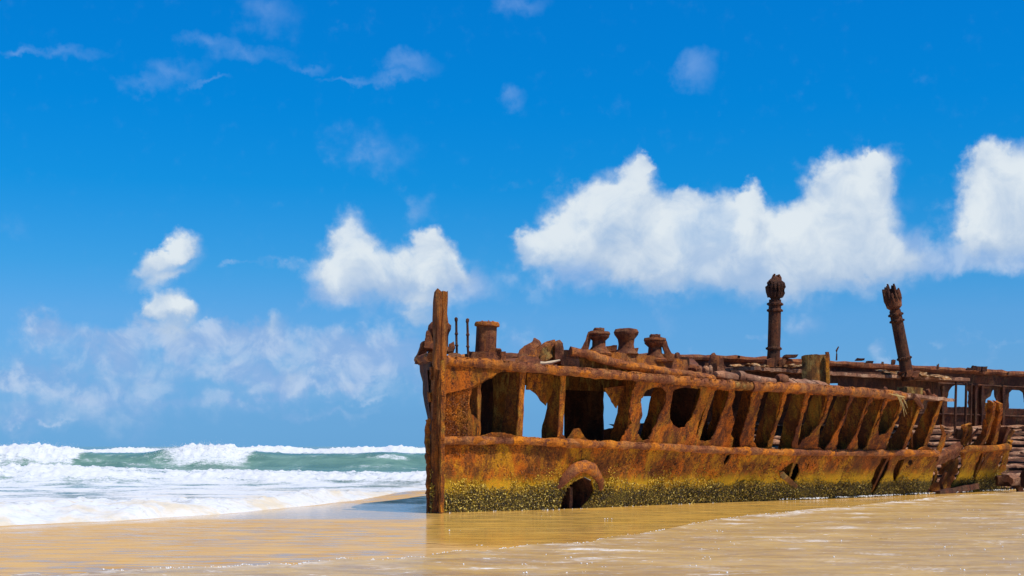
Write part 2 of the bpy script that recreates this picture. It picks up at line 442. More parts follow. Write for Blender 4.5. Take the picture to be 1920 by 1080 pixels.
def mat_sea():
    m, t, out = material('sea_water')
    co = t.node('ShaderNodeTexCoord').outputs['Object']
    foam = t.node('ShaderNodeAttribute', attribute_name='foam').outputs['Fac']
    shal = t.node('ShaderNodeAttribute', attribute_name='shallow').outputs['Fac']
    st = t.mapping(co, scale=(0.5, 1.0, 1.6))
    n1 = t.noise(st, 0.55, 8, 0.66, 0.9).outputs[0]
    n2 = t.noise(st, 2.6, 7, 0.66, 0.6).outputs[0]
    n3 = t.noise(co, 9, 4, 0.6).outputs[0]
    nn = t.math('MULTIPLY_ADD', n1, 0.40, t.math('MULTIPLY_ADD', n2, 0.35, t.math('MULTIPLY', n3, 0.25)))
    f = t.math('MULTIPLY_ADD', t.math('SUBTRACT', nn, 0.5), 3.4, foam)
    fo = t.step(f, 0.26, 0.86)
    deep = t.mix(t.step(n1, 0.35, 0.65), (0.105, 0.205, 0.148), (0.18, 0.305, 0.220))
    body = t.mix(shal, deep, (0.44, 0.34, 0.19))
    d = t.node('ShaderNodeBsdfPrincipled')
    t.l.new(body, d.inputs['Base Color'])
    d.inputs['Roughness'].default_value = 0.18
    d.inputs['IOR'].default_value = 1.33
    b = t.node('ShaderNodeBump')
    b.inputs['Strength'].default_value = 0.5
    b.inputs['Distance'].default_value = 0.15
    t.l.new(t.math('MULTIPLY_ADD', n2, 0.7, t.math('MULTIPLY', n3, 0.3)), b.inputs['Height'])
    t.l.new(b.outputs[0], d.inputs['Normal'])
    w = t.node('ShaderNodeBsdfDiffuse')
    n6 = t.noise(st, 5.0, 5, 0.62).outputs[0]
    wc = t.mix(t.math('MULTIPLY', shal, t.step(n1, 0.45, 0.62)), (0.66, 0.67, 0.675), (0.64, 0.56, 0.43))
    wc = t.mix(t.math('MULTIPLY', t.step(n6, 0.52, 0.64), 0.35), wc, (0.42, 0.46, 0.48))
    t.l.new(wc, w.inputs[0])
    t.l.new(b.outputs[0], w.inputs['Normal'])
    mx = t.node('ShaderNodeMixShader')
    t.l.new(fo, mx.inputs[0])
    t.l.new(d.outputs[0], mx.inputs[1])
    t.l.new(w.outputs[0], mx.inputs[2])
    t.l.new(mx.outputs[0], out.inputs[0])
    return m


MAT['sea'] = mat_sea()


def mat_plain(name, c, rough=0.8):
    m, t, out = material(name)
    co = t.node('ShaderNodeTexCoord').outputs['Object']
    n = t.noise(co, 8, 5, 0.6).outputs[0]
    cc = t.mix(n, tuple(x * 0.75 for x in c), tuple(min(1, x * 1.2) for x in c))
    p = t.node('ShaderNodeBsdfPrincipled')
    t.l.new(cc, p.inputs['Base Color'])
    p.inputs['Roughness'].default_value = rough
    t.l.new(p.outputs[0], out.inputs[0])
    return m


MAT['foam'] = mat_plain('white_foam', (0.84, 0.83, 0.80), 0.9)
def mat_spray():
    m, t, out = material('spray_drops')
    a = t.node('ShaderNodeBsdfDiffuse')
    a.inputs[0].default_value = (0.85, 0.86, 0.86, 1)
    b = t.node('ShaderNodeBsdfTranslucent')
    b.inputs[0].default_value = (0.85, 0.86, 0.86, 1)
    mx = t.node('ShaderNodeMixShader')
    t.l.new(a.outputs[0], mx.inputs[1])
    t.l.new(b.outputs[0], mx.inputs[2])
    t.l.new(mx.outputs[0], out.inputs[0])
    return m


MAT['spray'] = mat_spray()
MAT['wood'] = mat_plain('bleached_wood', (0.62, 0.46, 0.28), 0.9)
MAT['rope'] = mat_plain('straw_rope', (0.52, 0.38, 0.14), 0.9)


# ------------------------------------------------------------------ mesh helpers
def rough_v(v, amp, scale, seed=0.0):
    if amp == 0:
        return v
    q = v * scale + Vector((seed, seed * 1.7, -seed))
    return v + noise.noise_vector(q) * amp + noise.noise_vector(q * 2.7) * (amp * 0.45)


class MB:
    def __init__(s):
        s.v = []
        s.f = []
        s.mi = []

    def add(s, vs, fs, mi=0):
        o = len(s.v)
        s.v.extend(vs)
        for f in fs:
            s.f.append(tuple(i + o for i in f))
            s.mi.append(mi)

    def tube(s, path, rad, n=10, amp=0.0, scale=6.0, mi=0, cap=True, flat=1.0):
        pts = [Vector(p) for p in path]
        if not hasattr(rad, '__len__'):
            rad = [rad] * len(pts)
        up = Vector((0, 0, 1))
        vs, fs = [], []
        for i, p in enumerate(pts):
            t = (pts[min(i + 1, len(pts) - 1)] - pts[max(i - 1, 0)]).normalized()
            a = t.cross(up)
            if a.length < 0.05:
                a = t.cross(Vector((1, 0, 0)))
            a.normalize()
            b = a.cross(t)
            for k in range(n):
                an = 2 * math.pi * k / n
                vs.append(rough_v(p + (a * math.cos(an) + b * math.sin(an) * flat) * rad[i], amp, scale))
        for i in range(len(pts) - 1):
            for k in range(n):
                k2 = (k + 1) % n
                fs.append((i * n + k, i * n + k2, (i + 1) * n + k2, (i + 1) * n + k))
        if cap:
            fs.append(tuple(range(n - 1, -1, -1)))
            fs.append(tuple((len(pts) - 1) * n + k for k in range(n)))
        s.add(vs, fs, mi)
        return s

    def lathe(s, prof, base, n=18, axis=(0, 0, 1), amp=0.0, scale=6.0, mi=0):
        base = Vector(base)
        q = Vector((0, 0, 1)).rotation_difference(Vector(axis).normalized())
        vs, fs = [], []
        for r, z in prof:
            for k in range(n):
                an = 2 * math.pi * k / n
                v = q @ Vector((r * math.cos(an), r * math.sin(an), z)) + base
                vs.append(rough_v(v, amp, scale))
        for i in range(len(prof) - 1):
            for k in range(n):
                k2 = (k + 1) % n
                fs.append((i * n + k, i * n + k2, (i + 1) * n + k2, (i + 1) * n + k))
        fs.append(tuple(range(n - 1, -1, -1)))
        fs.append(tuple((len(prof) - 1) * n + k for k in range(n)))
        s.add(vs, fs, mi)
        return s

    def box(s, c, ax, ay, az, seg=(2, 2, 2), amp=0.0, scale=5.0, mi=0):
        """box with half-extent vectors ax ay az, faces subdivided for roughness"""
        c, A = Vector(c), [Vector(ax), Vector(ay), Vector(az)]
        if A[0].cross(A[1]).dot(A[2]) < 0:
            A[0] = -A[0]
        idx, vs, fs = {}, [], []

        def vid(k):
            if k not in idx:
                p = c.copy()
                for j in range(3):
                    p += A[j] * (2 * k[j] / seg[j] - 1)
                idx[k] = len(vs)
                vs.append(rough_v(p, amp, scale))
            return idx[k]
        for d in range(3):
            e, f = (d + 1) % 3, (d + 2) % 3
            for side in (0, seg[d]):
                for i in range(seg[e]):
                    for j in range(seg[f]):
                        q = []
                        for (di, dj) in ((0, 0), (1, 0), (1, 1), (0, 1)):
                            k = [0, 0, 0]
                            k[d], k[e], k[f] = side, i + di, j + dj
                            q.append(vid(tuple(k)))
                        fs.append(tuple(q if side else q[::-1]))
        s.add(vs, fs, mi)
        return s

    def build(s, name, mats, parent=None, origin=None, label=None, cat=None, group=None, kind=None, sharp=38):
        root = parent
        while root is not None and root.parent is not None:
            root = root.parent
        org = Vector(root.location) if root is not None else Vector(origin or (0, 0, 0))
        me = bpy.data.meshes.new(name)
        me.from_pydata([(v[0] - org.x, v[1] - org.y, v[2] - org.z) for v in s.v], [], s.f)
        if not isinstance(mats, (list, tuple)):
            mats = [mats]
        for m in mats:
            me.materials.append(MAT[m])
        if len(mats) > 1:
            me.polygons.foreach_set('material_index', s.mi)
        me.polygons.foreach_set('use_smooth', [True] * len(s.f))
        me.set_sharp_from_angle(angle=math.radians(sharp))
        me.update()
        o = bpy.data.objects.new(name, me)
        col.objects.link(o)
        if parent is not None:
            o.parent = parent
        else:
            o.location = org
        tag(o, label, cat, group, kind)
        return o


def tag(o, label=None, cat=None, group=None, kind=None):
    for k, v in (('label', label), ('category', cat), ('group', group), ('kind', kind)):
        if v:
            o[k] = v


def at(px, py, D):
    return Vector(((px - 960) / F * D, D, EYE - (py - HOR) / F * D))


def lerp_tab(tab, x):
    if x <= tab[0][0]:
        (x0, y0), (x1, y1) = tab[0], tab[1]
    elif x >= tab[-1][0]:
        (x0, y0), (x1, y1) = tab[-2], tab[-1]
    else:
        for i in range(len(tab) - 1):
            if tab[i][0] <= x <= tab[i + 1][0]:
                (x0, y0), (x1, y1) = tab[i], tab[i + 1]
                break
    return y0 + (y1 - y0) * (x - x0) / (x1 - x0)


# ------------------------------------------------------------------ the hull's two sides as surfaces
WL = [(800, 962.6), (830, 961.4), (1050, 955), (1300, 944), (1500, 937), (1640, 931), (1760, 925), (1890, 919.5), (2000, 915)]
FLARE = [(800, 0.0), (840, 0.02), (900, .07), (1000, .20), (1200, .36), (1400, .48), (1600, .55), (2000, .55)]
BELT = [(832, 826), (900, 826), (985, 827), (1050, 830), (1150, 834), (1250, 838), (1320, 843), (1450, 847), (1560, 849), (1690, 849), (1752, 850)]
RAIL = [(832, 677), (900, 681), (960, 686), (1050, 695), (1140, 702), (1240, 710), (1340, 719), (1410, 724), (1500, 727), (1600, 734), (1690, 742), (1775, 752)]
NRM = Vector((0.67, -0.742, 0)).normalized()
ALONG = Vector((0.742, 0.67, 0)).normalized()


def near_base(s):
    D = F * EYE / (lerp_tab(WL, s) - HOR)
    return Vector(((s - 960) / F * D, D, 0))


NB = [(780 + 4 * i, near_base(780 + 4 * i), lerp_tab(FLARE, 780 + 4 * i)) for i in range(320)]


def near(px, py, off=0.0):
    """point on the port side (offset inwards by off) seen at this place, and its outward normal"""
    z = 2.0
    u = (px - 960) / F
    for _ in range(9):
        lo, hi = 0, len(NB) - 1

        def q(i):
            return NB[i][1] + NRM * (NB[i][2] * z - off)
        while hi - lo > 1:
            mid = (lo + hi) // 2
            p = q(mid)
            if p.x / p.y < u:
                lo = mid
            else:
                hi = mid
        a, b = q(lo), q(hi)
        ua, ub = a.x / a.y, b.x / b.y
        f = (u - ua) / (ub - ua)
        D = a.y + (b.y - a.y) * f
        z = EYE - (py - HOR) * D / F
    p = a + (b - a) * f
    k = NB[lo][2]
    n = (NRM - Vector((0, 0, k))).normalized()
    return Vector((p.x, p.y, z)), n


# starboard side: (base xy, top xy, top z)
FAR = [((-2.0, 36.6), (-2.05, 36.4), 3.97), ((-2.15, 38.5), (-2.55, 38.4), 4.02), ((-2.15, 41), (-2.4, 41), 4.15), ((-0.9, 45.5), (-1.0, 45), 4.5),
       ((2.6, 51), (2.3, 50), 4.9), ((9.5, 58.5), (8.5, 56.5), 5.2), ((18.5, 65.5), (17.3, 63), 5.2), ((26, 71), (24.5, 68), 5.15), ((36, 78), (34, 74.5), 5.1)]


def far_q(s, z):
    i = min(int(s), len(FAR) - 2)
    f = s - i

    def one(k):
        (bx, by), (tx, ty), tz = FAR[k]
        w = max(z / tz, 0) ** (1.6 if k < 3 else 1.0)
        return Vector((bx + (tx - bx) * w, by + (ty - by) * w, z))
    return one(i).lerp(one(i + 1), f)


def far_top(s):
    i = min(int(s), len(FAR) - 2)
    f = s - i
    z = FAR[i][2] * (1 - f) + FAR[i + 1][2] * f
    return far_q(s, z)


def ruled(qfun, s0, s1, facing, px, py, z0=3.5):
    u = (px - 960) / F
    z = z0
    for _ in range(9):
        lo, hi = s0, s1
        for _ in range(26):
            mid = (lo + hi) / 2
            p = qfun(mid, z)
            if p.x / p.y < u:
                lo = mid
            else:
                hi = mid
        p = qfun(lo, z)
        z = EYE - (py - HOR) * p.y / F
    p = qfun(lo, z)
    t = qfun(lo + 0.02, z) - p
    up = qfun(lo, z + 0.1) - p
    n = t.cross(up).normalized()
    if n.dot(facing) < 0:
        n = -n
    return Vector((p.x, p.y, z)), n


def far(px, py):
    return ruled(far_q, 2.2, 8.0, NRM, px, py)


def far_px(s):
    p = far_top(s)
    return 960 + F * p.x / p.y, HOR - F * (p.z - EYE) / p.y


def curtain(curve):
    """upright sheet over a plan curve (list of xy)"""
    def q(s, z):
        i = min(max(int(s), 0), len(curve) - 2)
        a, b = Vector(curve[i]), Vector(curve[i + 1])
        p = a.lerp(b, s - i)
        return Vector((p.x, p.y, z))
    return lambda px, py: ruled(q, 0, len(curve) - 1, NRM, px, py)


def inside(p, poly):
    x, y = p
    c = False
    j = len(poly) - 1
    for i in range(len(poly)):
        xi, yi = poly[i]
        xj, yj = poly[j]
        if (yi > y) != (yj > y) and x < (xj - xi) * (y - yi) / (yj - yi) + xi:
            c = not c
        j = i
    return c


def jag_poly(poly, step, jag, seed):
    out = []
    n = len(poly)
    for i in range(n):
        a, b = Vector(poly[i]), Vector(poly[(i + 1) % n])
        L = (b - a).length
        k = max(1, int(L / step))
        d = (b - a).normalized() if L > 0 else Vector((1, 0))
        nr = Vector((-d.y, d.x))
        for j in range(k):
            p = a.lerp(b, j / k)
            q = Vector((p.x * 0.09 + seed * 3.1, p.y * 0.09, seed))
            w = noise.noise(q) * jag + noise.noise(q * 3.1) * jag * 0.6
            p = p + nr * w
            out.append((p.x, p.y))
    return out


def plate(surf, outer, holes=(), thick=0.035, jag=1.5, step=4.0, grid=9.0, dent=0.02, seed=1.0, mb=None, mi=0):
    """torn plate: outline and holes follow the side's surface, real thickness, dented"""
    mb = mb or MB()
    loops = [jag_poly(outer, step, jag, seed)] + [jag_poly(h, step, jag, seed + 5 + i) for i, h in enumerate(holes)]
    pts, edges = [], []
    for lp in loops:
        o = len(pts)
        pts += [Vector(p) for p in lp]
        edges += [(o + i, o + (i + 1) % len(lp)) for i in range(len(lp))]
    xs = [p[0] for p in loops[0]]
    ys = [p[1] for p in loops[0]]
    nb = len(pts)
    bx = np.array([(p.x, p.y) for p in pts])
    x = min(xs) + grid / 2
    row = 0
    while x < max(xs):
        y = min(ys) + (grid / 2 if row % 2 else grid)
        while y < max(ys):
            if inside((x, y), loops[0]) and not any(inside((x, y), h) for h in loops[1:]):
                if np.min((bx[:, 0] - x) ** 2 + (bx[:, 1] - y) ** 2) > (grid * 0.45) ** 2:
                    pts.append(Vector((x, y)))
            y += grid
        x += grid
        row += 1
    res = delaunay_2d_cdt(pts, edges, [], 0, 1e-4)
    v2, tris = res[0], res[2]
    keep = []
    for t in tris:
        cx = sum(v2[i].x for i in t) / 3
        cy = sum(v2[i].y for i in t) / 3
        if inside((cx, cy), loops[0]) and not any(inside((cx, cy), h) for h in loops[1:]):
            keep.append(tuple(t))
    used = sorted({i for t in keep for i in t})
    remap = {u: i for i, u in enumerate(used)}
    front, back = [], []
    for u in used:
        p, n = surf(v2[u].x, v2[u].y)
        q = p * 1.3
        p = p + n * (noise.noise(q) * dent * 2 + noise.noise(q * 3.3) * dent)
        front.append(p)
        back.append(p - n * thick * (0.7 + 0.6 * abs(noise.noise(q * 5))))
    n0 = len(front)
    ecount = {}
    fs = []
    for t in keep:
        a, b, c = (remap[i] for i in t)
        nn = surf(v2[t[0]].x, v2[t[0]].y)[1]
        g = (front[b] - front[a]).cross(front[c] - front[a])
        if g.dot(nn) < 0:
            b, c = c, b
        fs.append((a, b, c))
        for e in ((a, b), (b, c), (c, a)):
            ecount[e] = 1
    sides = []
    for (a, b) in ecount:
        if (b, a) not in ecount:
            sides.append((b, a, a + n0, b + n0))
    mb.add(front + back, fs + [(a + n0, c + n0, b + n0) for a, b, c in fs] + sides, mi)
    return mb


def near_off(off):
    return lambda px, py: near(px, py, off)


def slab(poly, D, thick, lean=0.0, turn=0.0, jag=1.0, dent=0.02, seed=1.0, grid=6.0, mb=None, mi=0):
    """thick block with this outline, standing at distance D, leaning back by lean and turned by turn"""
    yb = max(p[1] for p in poly)
    xc = sum(p[0] for p in poly) / len(poly)

    def f(px, py):
        d = D + (yb - py) * D / F * lean + (px - xc) * D / F * turn
        return at(px, py, d), Vector((turn, -1, lean)).normalized()
    return plate(f, poly, [], thick=thick, jag=jag, step=3.0, grid=grid, dent=dent, seed=seed, mb=mb, mi=mi)


# ------------------------------------------------------------------ numpy noise for water and sand
_rs = np.random.RandomState(3)
_perm = np.concatenate([_rs.permutation(512)] * 2)
_gr = _rs.uniform(0, 2 * math.pi, 512)
_gx, _gy = np.cos(_gr), np.sin(_gr)


def pn(x, y):
    xi = np.floor(x).astype(int)
    yi = np.floor(y).astype(int)
    xf, yf = x - xi, y - yi
    u = xf * xf * xf * (xf * (xf * 6 - 15) + 10)
    v = yf * yf * yf * (yf * (yf * 6 - 15) + 10)

    def g(ix, iy, dx, dy):
        h = _perm[(_perm[ix % 512] + iy) % 512]
        return _gx[h] * dx + _gy[h] * dy
    a = g(xi, yi, xf, yf)
    b = g(xi + 1, yi, xf - 1, yf)
    c = g(xi, yi + 1, xf, yf - 1)
    d = g(xi + 1, yi + 1, xf - 1, yf - 1)
    return (a + (b - a) * u) * (1 - v) + (c + (d - c) * u) * v


def fbm(x, y, o=4, r=0.5):
    s, a = 0, 1.0
    for _ in range(o):
        s = s + a * pn(x, y)
        x, y, a = x * 2.03 + 17.1, y * 2.03 + 5.3, a * r
    return s


SHORE = [(-40, -20), (-30, 4), (-16, 22), (-10.9, 30.2), (-9.2, 32.2), (-7.4, 35.4), (-6, 40), (-4.6, 46), (-3.2, 53), (5, 78), (40, 180), (6000, 9000)]
_sx, _sy = np.array([a for a, _ in SHORE], float), np.array([b for _, b in SHORE], float)


def seaward(x, y):
    """roughly the distance past the water's edge, metres"""
    ys = np.interp(x, _sx, _sy)
    ys = np.where(x < -40, -20 + (x + 40) * 2.4, ys)
    return (y - ys) / 2.9


def sheet(name, X, Y, Z, mat, attrs=None, kind='structure'):
    """grid mesh from 2D arrays"""
    r, c = X.shape
    me = bpy.data.meshes.new(name)
    v = np.stack([X, Y, Z], -1).reshape(-1, 3)
    i = np.arange(r * c).reshape(r, c)
    f = np.stack([i[:-1, :-1], i[:-1, 1:], i[1:, 1:], i[1:, :-1]], -1).reshape(-1, 4)
    me.vertices.add(len(v))
    me.vertices.foreach_set('co', v.astype(np.float32).ravel())
    me.loops.add(f.size)
    me.loops.foreach_set('vertex_index', f.astype(np.int32).ravel())
    me.polygons.add(len(f))
    me.polygons.foreach_set('loop_start', np.arange(0, f.size, 4, dtype=np.int32))
    me.polygons.foreach_set('loop_total', np.full(len(f), 4, dtype=np.int32))
    me.polygons.foreach_set('use_smooth', np.ones(len(f), dtype=bool))
    me.update()
    me.validate()
    for k, a in (attrs or {}).items():
        at_ = me.attributes.new(k, 'FLOAT', 'POINT')
        at_.data.foreach_set('value', a.astype(np.float32).ravel())
    me.materials.append(MAT[mat])
    o = bpy.data.objects.new(name, me)
    col.objects.link(o)
    o['kind'] = kind
    return o


# ------------------------------------------------------------------ sand
def build_ground():
    xs = np.concatenate([[-9000, -3000, -1000, -400, -200, -120, -80], np.arange(-60, 60.1, 0.75), [80, 120, 200, 400, 1000, 3000, 9000]])
    ys = np.concatenate([[-9000, -3000, -800, -200, -60, -20], np.arange(0, 90, 0.5), [95, 110, 140, 200, 400, 1000, 3000, 9000]])
    X, Y = np.meshgrid(xs, ys)
    d = seaward(X, Y)
    Z = np.where(d > 0, -0.055 * d, 0.0)
    Z = np.maximum(Z, -2.5)
    Z += 0.16 * np.exp(-((X + 2.2) / 2.6) ** 2 - ((Y - 50) / 3.2) ** 2)
    Z += np.where(Y < 34, 0.004 * fbm(X * 0.25, Y * 0.5), 0)
    U = X / np.maximum(Y, 1)
    wet = np.clip(1 - np.abs(d + 0.35) / 0.8, 0, 1) * 0.7
    wet = np.maximum(wet, np.clip((Y - 32.0) / 2.0, 0, 1) * np.clip((0.3 - d) / 0.3, 0, 1) * np.clip((-0.052 - U) / 0.02, 0, 1) * np.clip((43.5 - Y) / 2.5, 0, 1))
    wet = np.where(Y < 10, 0, wet)
    # still film of water round the hull's foot
    film = np.clip((U + 0.070) / 0.022, 0, 1) * np.clip((Y - 22) / 4, 0, 1) * np.clip((90 - Y) / 10, 0, 1)
    sheet('ground', X, Y, Z, 'sand', {'wet': wet, 'film': film})


build_ground()


# ------------------------------------------------------------------ sea with its breakers
def sea_height(X, Y):
    d = seaward(X, Y)
    foam = np.zeros_like(X)
    Z = np.full_like(X, 0.03)
    # open water chop and swell
    far_w = np.clip((Y - 120) / 100, 0, 1)
    Z += far_w * (0.35 * fbm(X * 0.012, Y * 0.05, 4) + 0.25 * fbm(X * 0.06, Y * 0.16, 3))
    foam += far_w * np.clip(fbm(X * 0.02 + 9, Y * 0.02, 4) * 2.2 - 0.75, 0, 0.8)
    Z += 0.06 * fbm(X * 0.35, Y * 0.7, 3)

    def ridge(yc, H, wf, wb):
        t = Y - yc
        return H * np.where(t < 0, np.exp(-(t / wf) ** 2), np.exp(-(t / wb) ** 2))

    # outer breaker
    ya = 182 + 7 * fbm(X * 0.03, X * 0 + 3.3, 3)
    Ha = np.interp(X, [-75, -60, -57, -50, -20, 10], [0.6, 0.85, 1.2, 1.42, 1.40, 1.25]) * (1 + 0.40 * fbm(X * 0.11, X * 0 + 1.7, 3))
    ra = ridge(ya, Ha, 5, 13)
    fa = np.clip(ra / 1.2 * 1.5 - 0.25, 0, 1) * np.interp(X, [-75, -60, -55], [0.25, 0.55, 1])
    Z = np.maximum(Z, ra + Z * 0.3)
    foam = np.maximum(foam, fa)
    # second outer line, lower
    yb = 140 + 4 * fbm(X * 0.05, X * 0 + 8.3, 3)
    rb = ridge(yb, 1.0 + 0.5 * fbm(X * 0.05, X * 0 + 4.2, 3), 4, 9)
    Z = np.maximum(Z, rb)
    foam = np.maximum(foam, np.clip(fbm(X * 0.07, Y * 0.12 + 3, 4) * 2 + 0.25, 0, 0.95) * np.clip(rb, 0, 1))
    # main green wave, breaking at the left and in the middle
    yc = 104 + 2.2 * fbm(X * 0.07, X * 0 + 5.1, 3)
    Hc = np.interp(X, [-48, -40, -35, -32.5, -31, -27, -25, -23, -21, -19, -17, -12, -9.5, -6, 6],
                   [1.3, 1.55, 1.72, 1.5, 1.22, 1.22, 1.5, 1.72, 1.66, 1.32, 1.18, 1.15, 1.28, 1.15, 1.0])
    Hc = Hc * (1 + 0.07 * fbm(X * 0.6, X * 0 + 2.2, 3))
    rc = ridge(yc, Hc, 2.9, 8)
    brk = np.interp(X, [-34, -31.4, -30.6, -26.4, -25.0, -23.6, -19.6, -18.6, -17], [1, 1, 0.04, 0.04, 0.55, 1, 1, 0.10, 0.04])
    t = Y - yc
    body = np.exp(-(np.minimum(t, 0) / 3.6) ** 2 - (np.maximum(t, 0) / 5) ** 2)
    fc = body * brk * 1.25
    crest = np.exp(-((t - 1.0) / 1.1) ** 2) * (0.42 + 1.0 * fbm(X * 0.25, Y * 0.1, 3))
    fc = np.maximum(fc, crest)
    streak = np.exp(-((t + 1.5) / 3.0) ** 2) * np.clip(fbm(X * 0.16, Y * 0.7 + X * 0.12, 4) * 1.2, 0, 0.5)
    fc = np.maximum(fc, streak)
    Z = np.where(np.abs(t) < 24, np.maximum(Z, rc + 0.15 * Z), Z)
    foam = np.maximum(foam, fc)
    # lacy foam left behind, between the bore and the green wave
    lace = np.clip((yc - 3.0 - Y) / 1.5, 0, 1) * np.clip((Y - 40) / 5, 0, 1) * 0
    foam = np.maximum(foam, lace)
    # foam bore
    yd = 64.5 + 2.4 * fbm(X * 0.10, X * 0 + 7.7, 3)
    Hd = np.interp(X, [-30, -22, -16, -10, -4], [0.66, 0.62, 0.46, 0.42, 0.42]) * (1 + 0.4 * fbm(X * 0.3, X * 0 + 0.4, 3))
    rd = ridge(yd, Hd, 2.4, 20)
    td = Y - yd
    fd = np.where(td < 0, np.exp(-(td / 3.0) ** 2) * 1.1, np.exp(-(td / 24) ** 2) * (0.82 + 0.7 * fbm(X * 0.16, Y * 0.14, 4)))
    fd = np.where(Y > yc - 2.6, 0, fd)
    Z = np.maximum(Z, rd)
    foam = np.maximum(foam, fd)
    # trough between bore and the inner wash: grey blue with lines of foam
    tr = (Y < yd - 1)
    foam = np.maximum(foam, np.where(tr, np.clip(0.74 + 0.75 * fbm(X * 0.30, Y * 0.30, 4), 0, 0.95), 0))
    # inner wash running up the sand
    ye_d = 1.2 + 0.7 * fbm(X * 0.3, X * 0 + 6.1, 3)
    te = d - ye_d
    He = np.interp(X, [-14, -9.5, -7, -3], [0.42, 0.32, 0.22, 0.16]) * (1 + 0.7 * fbm(X * 0.5, Y * 0.08 + 2.1, 3))
    re = He * np.where(te < 0, np.exp(-(te / 0.75) ** 2), np.exp(-(te / 1.8) ** 2))
    near_w = np.clip((56 - Y) / 8, 0, 1)
    Z = np.maximum(Z, (re + 0.02) * near_w)
    foam = np.maximum(foam, near_w * np.where(te < 0, 0.95, np.exp(-(te / 2.6) ** 2) * (0.85 + 0.55 * fbm(X * 0.5, Y * 0.35, 4))))
    # lumpy foam
    lump = np.abs(fbm(X * 1.5, Y * 1.0, 4, 0.6))
    fm = np.clip(foam, 0, 1)
    amp = np.interp(Y, [28, 50, 100, 180], [0.12, 0.20, 0.30, 0.36])
    Z += fm ** 1.5 * (lump - 0.12) * amp * np.clip(Z / 0.25, 0.12, 1.3)
    spray = brk * body * np.clip(fbm(X * 2.2, Y * 0.5, 4, .65), 0, 1)
    Z += 0.22 * spray
    # thin lip at the sand
    edge = np.clip((d + 0.05 + 0.25 * fbm(X * 0.5, Y * 0.25, 3)) / 0.35, 0, 1)
    Z = np.where(Y < 90, -0.15 + (Z + 0.15) * edge, Z)
    shallow = np.clip(1 - (d - 0.4) / 13, 0, 1) * np.clip((74 - Y) / 20, 0, 1)
    return Z, foam, shallow


def build_sea():
    u = np.concatenate([np.arange(-70, -44, 2.0), np.arange(-44, -4.0, 0.16), np.arange(-4.0, 80, 3.0)])
    y = np.concatenate([np.arange(24, 60, 0.16), np.arange(60, 118, 0.24), np.arange(118, 200, 0.8), np.arange(200, 420, 4.0), np.geomspace(420, 9000, 60)])
    Uu, Y = np.meshgrid(u, y)
    g = np.interp(Y, [24, 40, 105, 200, 9000], [0.36, 0.44, 1.0, 1.9, 86])
    X = Uu * g
    Z, foam, shal = sea_height(X, Y)
    Z = np.where(Y > 400, Z * 0.6, Z)
    sheet('sea', X, Y, Z, 'sea', {'foam': foam, 'shallow': shal})


build_sea()


def build_spray():
    rs = np.random.RandomState(12)
    pts, sz = [], []
    for _ in range(4200):
        c = rs.choice([-37.5, -34.5, -32.5, -25, -22.6, -20.4])
        x = c + rs.normal() * 1.5
        hh = np.interp(x, [-40, -35, -32.5, -31, -27, -25, -23, -21, -19, -17], [1.5, 1.7, 1.5, .9, .8, 1.45, 1.72, 1.62, 1.2, .8])
        if hh < 0.95:
            continue
        y = 104 + rs.normal() * 1.3
        up = abs(rs.normal()) * 0.24
        pts.append((x, y, hh * rs.uniform(.75, 1.0) + up))
        sz.append(rs.uniform(0.010, 0.034) * (1 - min(up, .8) * .6))
    blobs('sea_spray', pts, sz, 'spray', squash=0.8, seed=8)


def blobs(name, pts, sizes, mat, parent=None, origin=None, squash=0.6, kind='stuff', label=None, cat=None, seed=1):
    """many small lumps in one mesh (octahedra pushed about at random)"""
    rs = np.random.RandomState(seed)
    n = len(pts)
    base = np.array([(1, 0, 0), (-1, 0, 0), (0, 1, 0), (0, -1, 0), (0, 0, 1), (0, 0, -1)], float)
    tri = np.array([(0, 2, 4), (2, 1, 4), (1, 3, 4), (3, 0, 4), (2, 0, 5), (1, 2, 5), (3, 1, 5), (0, 3, 5)])
    q = rs.normal(size=(n, 4))
    q /= np.linalg.norm(q, axis=1)[:, None]
    a, b, c, d = q.T
    R = np.stack([np.stack([1 - 2 * (c * c + d * d), 2 * (b * c - a * d), 2 * (b * d + a * c)], -1),
                  np.stack([2 * (b * c + a * d), 1 - 2 * (b * b + d * d), 2 * (c * d - a * b)], -1),
                  np.stack([2 * (b * d - a * c), 2 * (c * d + a * b), 1 - 2 * (b * b + c * c)], -1)], 1)
    sc3 = np.stack([np.ones(n), np.full(n, squash), rs.uniform(0.6, 1.5, n)], -1) * np.array(sizes)[:, None]
    v = base[None] * sc3[:, None, :] * rs.uniform(0.75, 1.25, (n, 6, 1))
    v = np.einsum('nij,nkj->nki', R, v) + np.array(pts)[:, None, :]
    org = np.array(parent.location if parent is not None else (origin or (0, 0, 0)), float)
    v = v - org
    f = (tri[None] + 6 * np.arange(n)[:, None, None]).reshape(-1, 3)
    me = bpy.data.meshes.new(name)
    v = v.reshape(-1, 3)
    me.vertices.add(len(v))
    me.vertices.foreach_set('co', v.astype(np.float32).ravel())
    me.loops.add(f.size)
    me.loops.foreach_set('vertex_index', f.astype(np.int32).ravel())
    me.polygons.add(len(f))
    me.polygons.foreach_set('loop_start', np.arange(0, f.size, 3, dtype=np.int32))
    me.polygons.foreach_set('loop_total', np.full(len(f), 3, dtype=np.int32))
    me.update()
    me.validate()
    me.materials.append(MAT[mat])
    o = bpy.data.objects.new(name, me)
    col.objects.link(o)
    if parent is not None:
        o.parent = parent
    else:
        o.location = org
    tag(o, label, cat, None, kind)
    return o


build_spray()


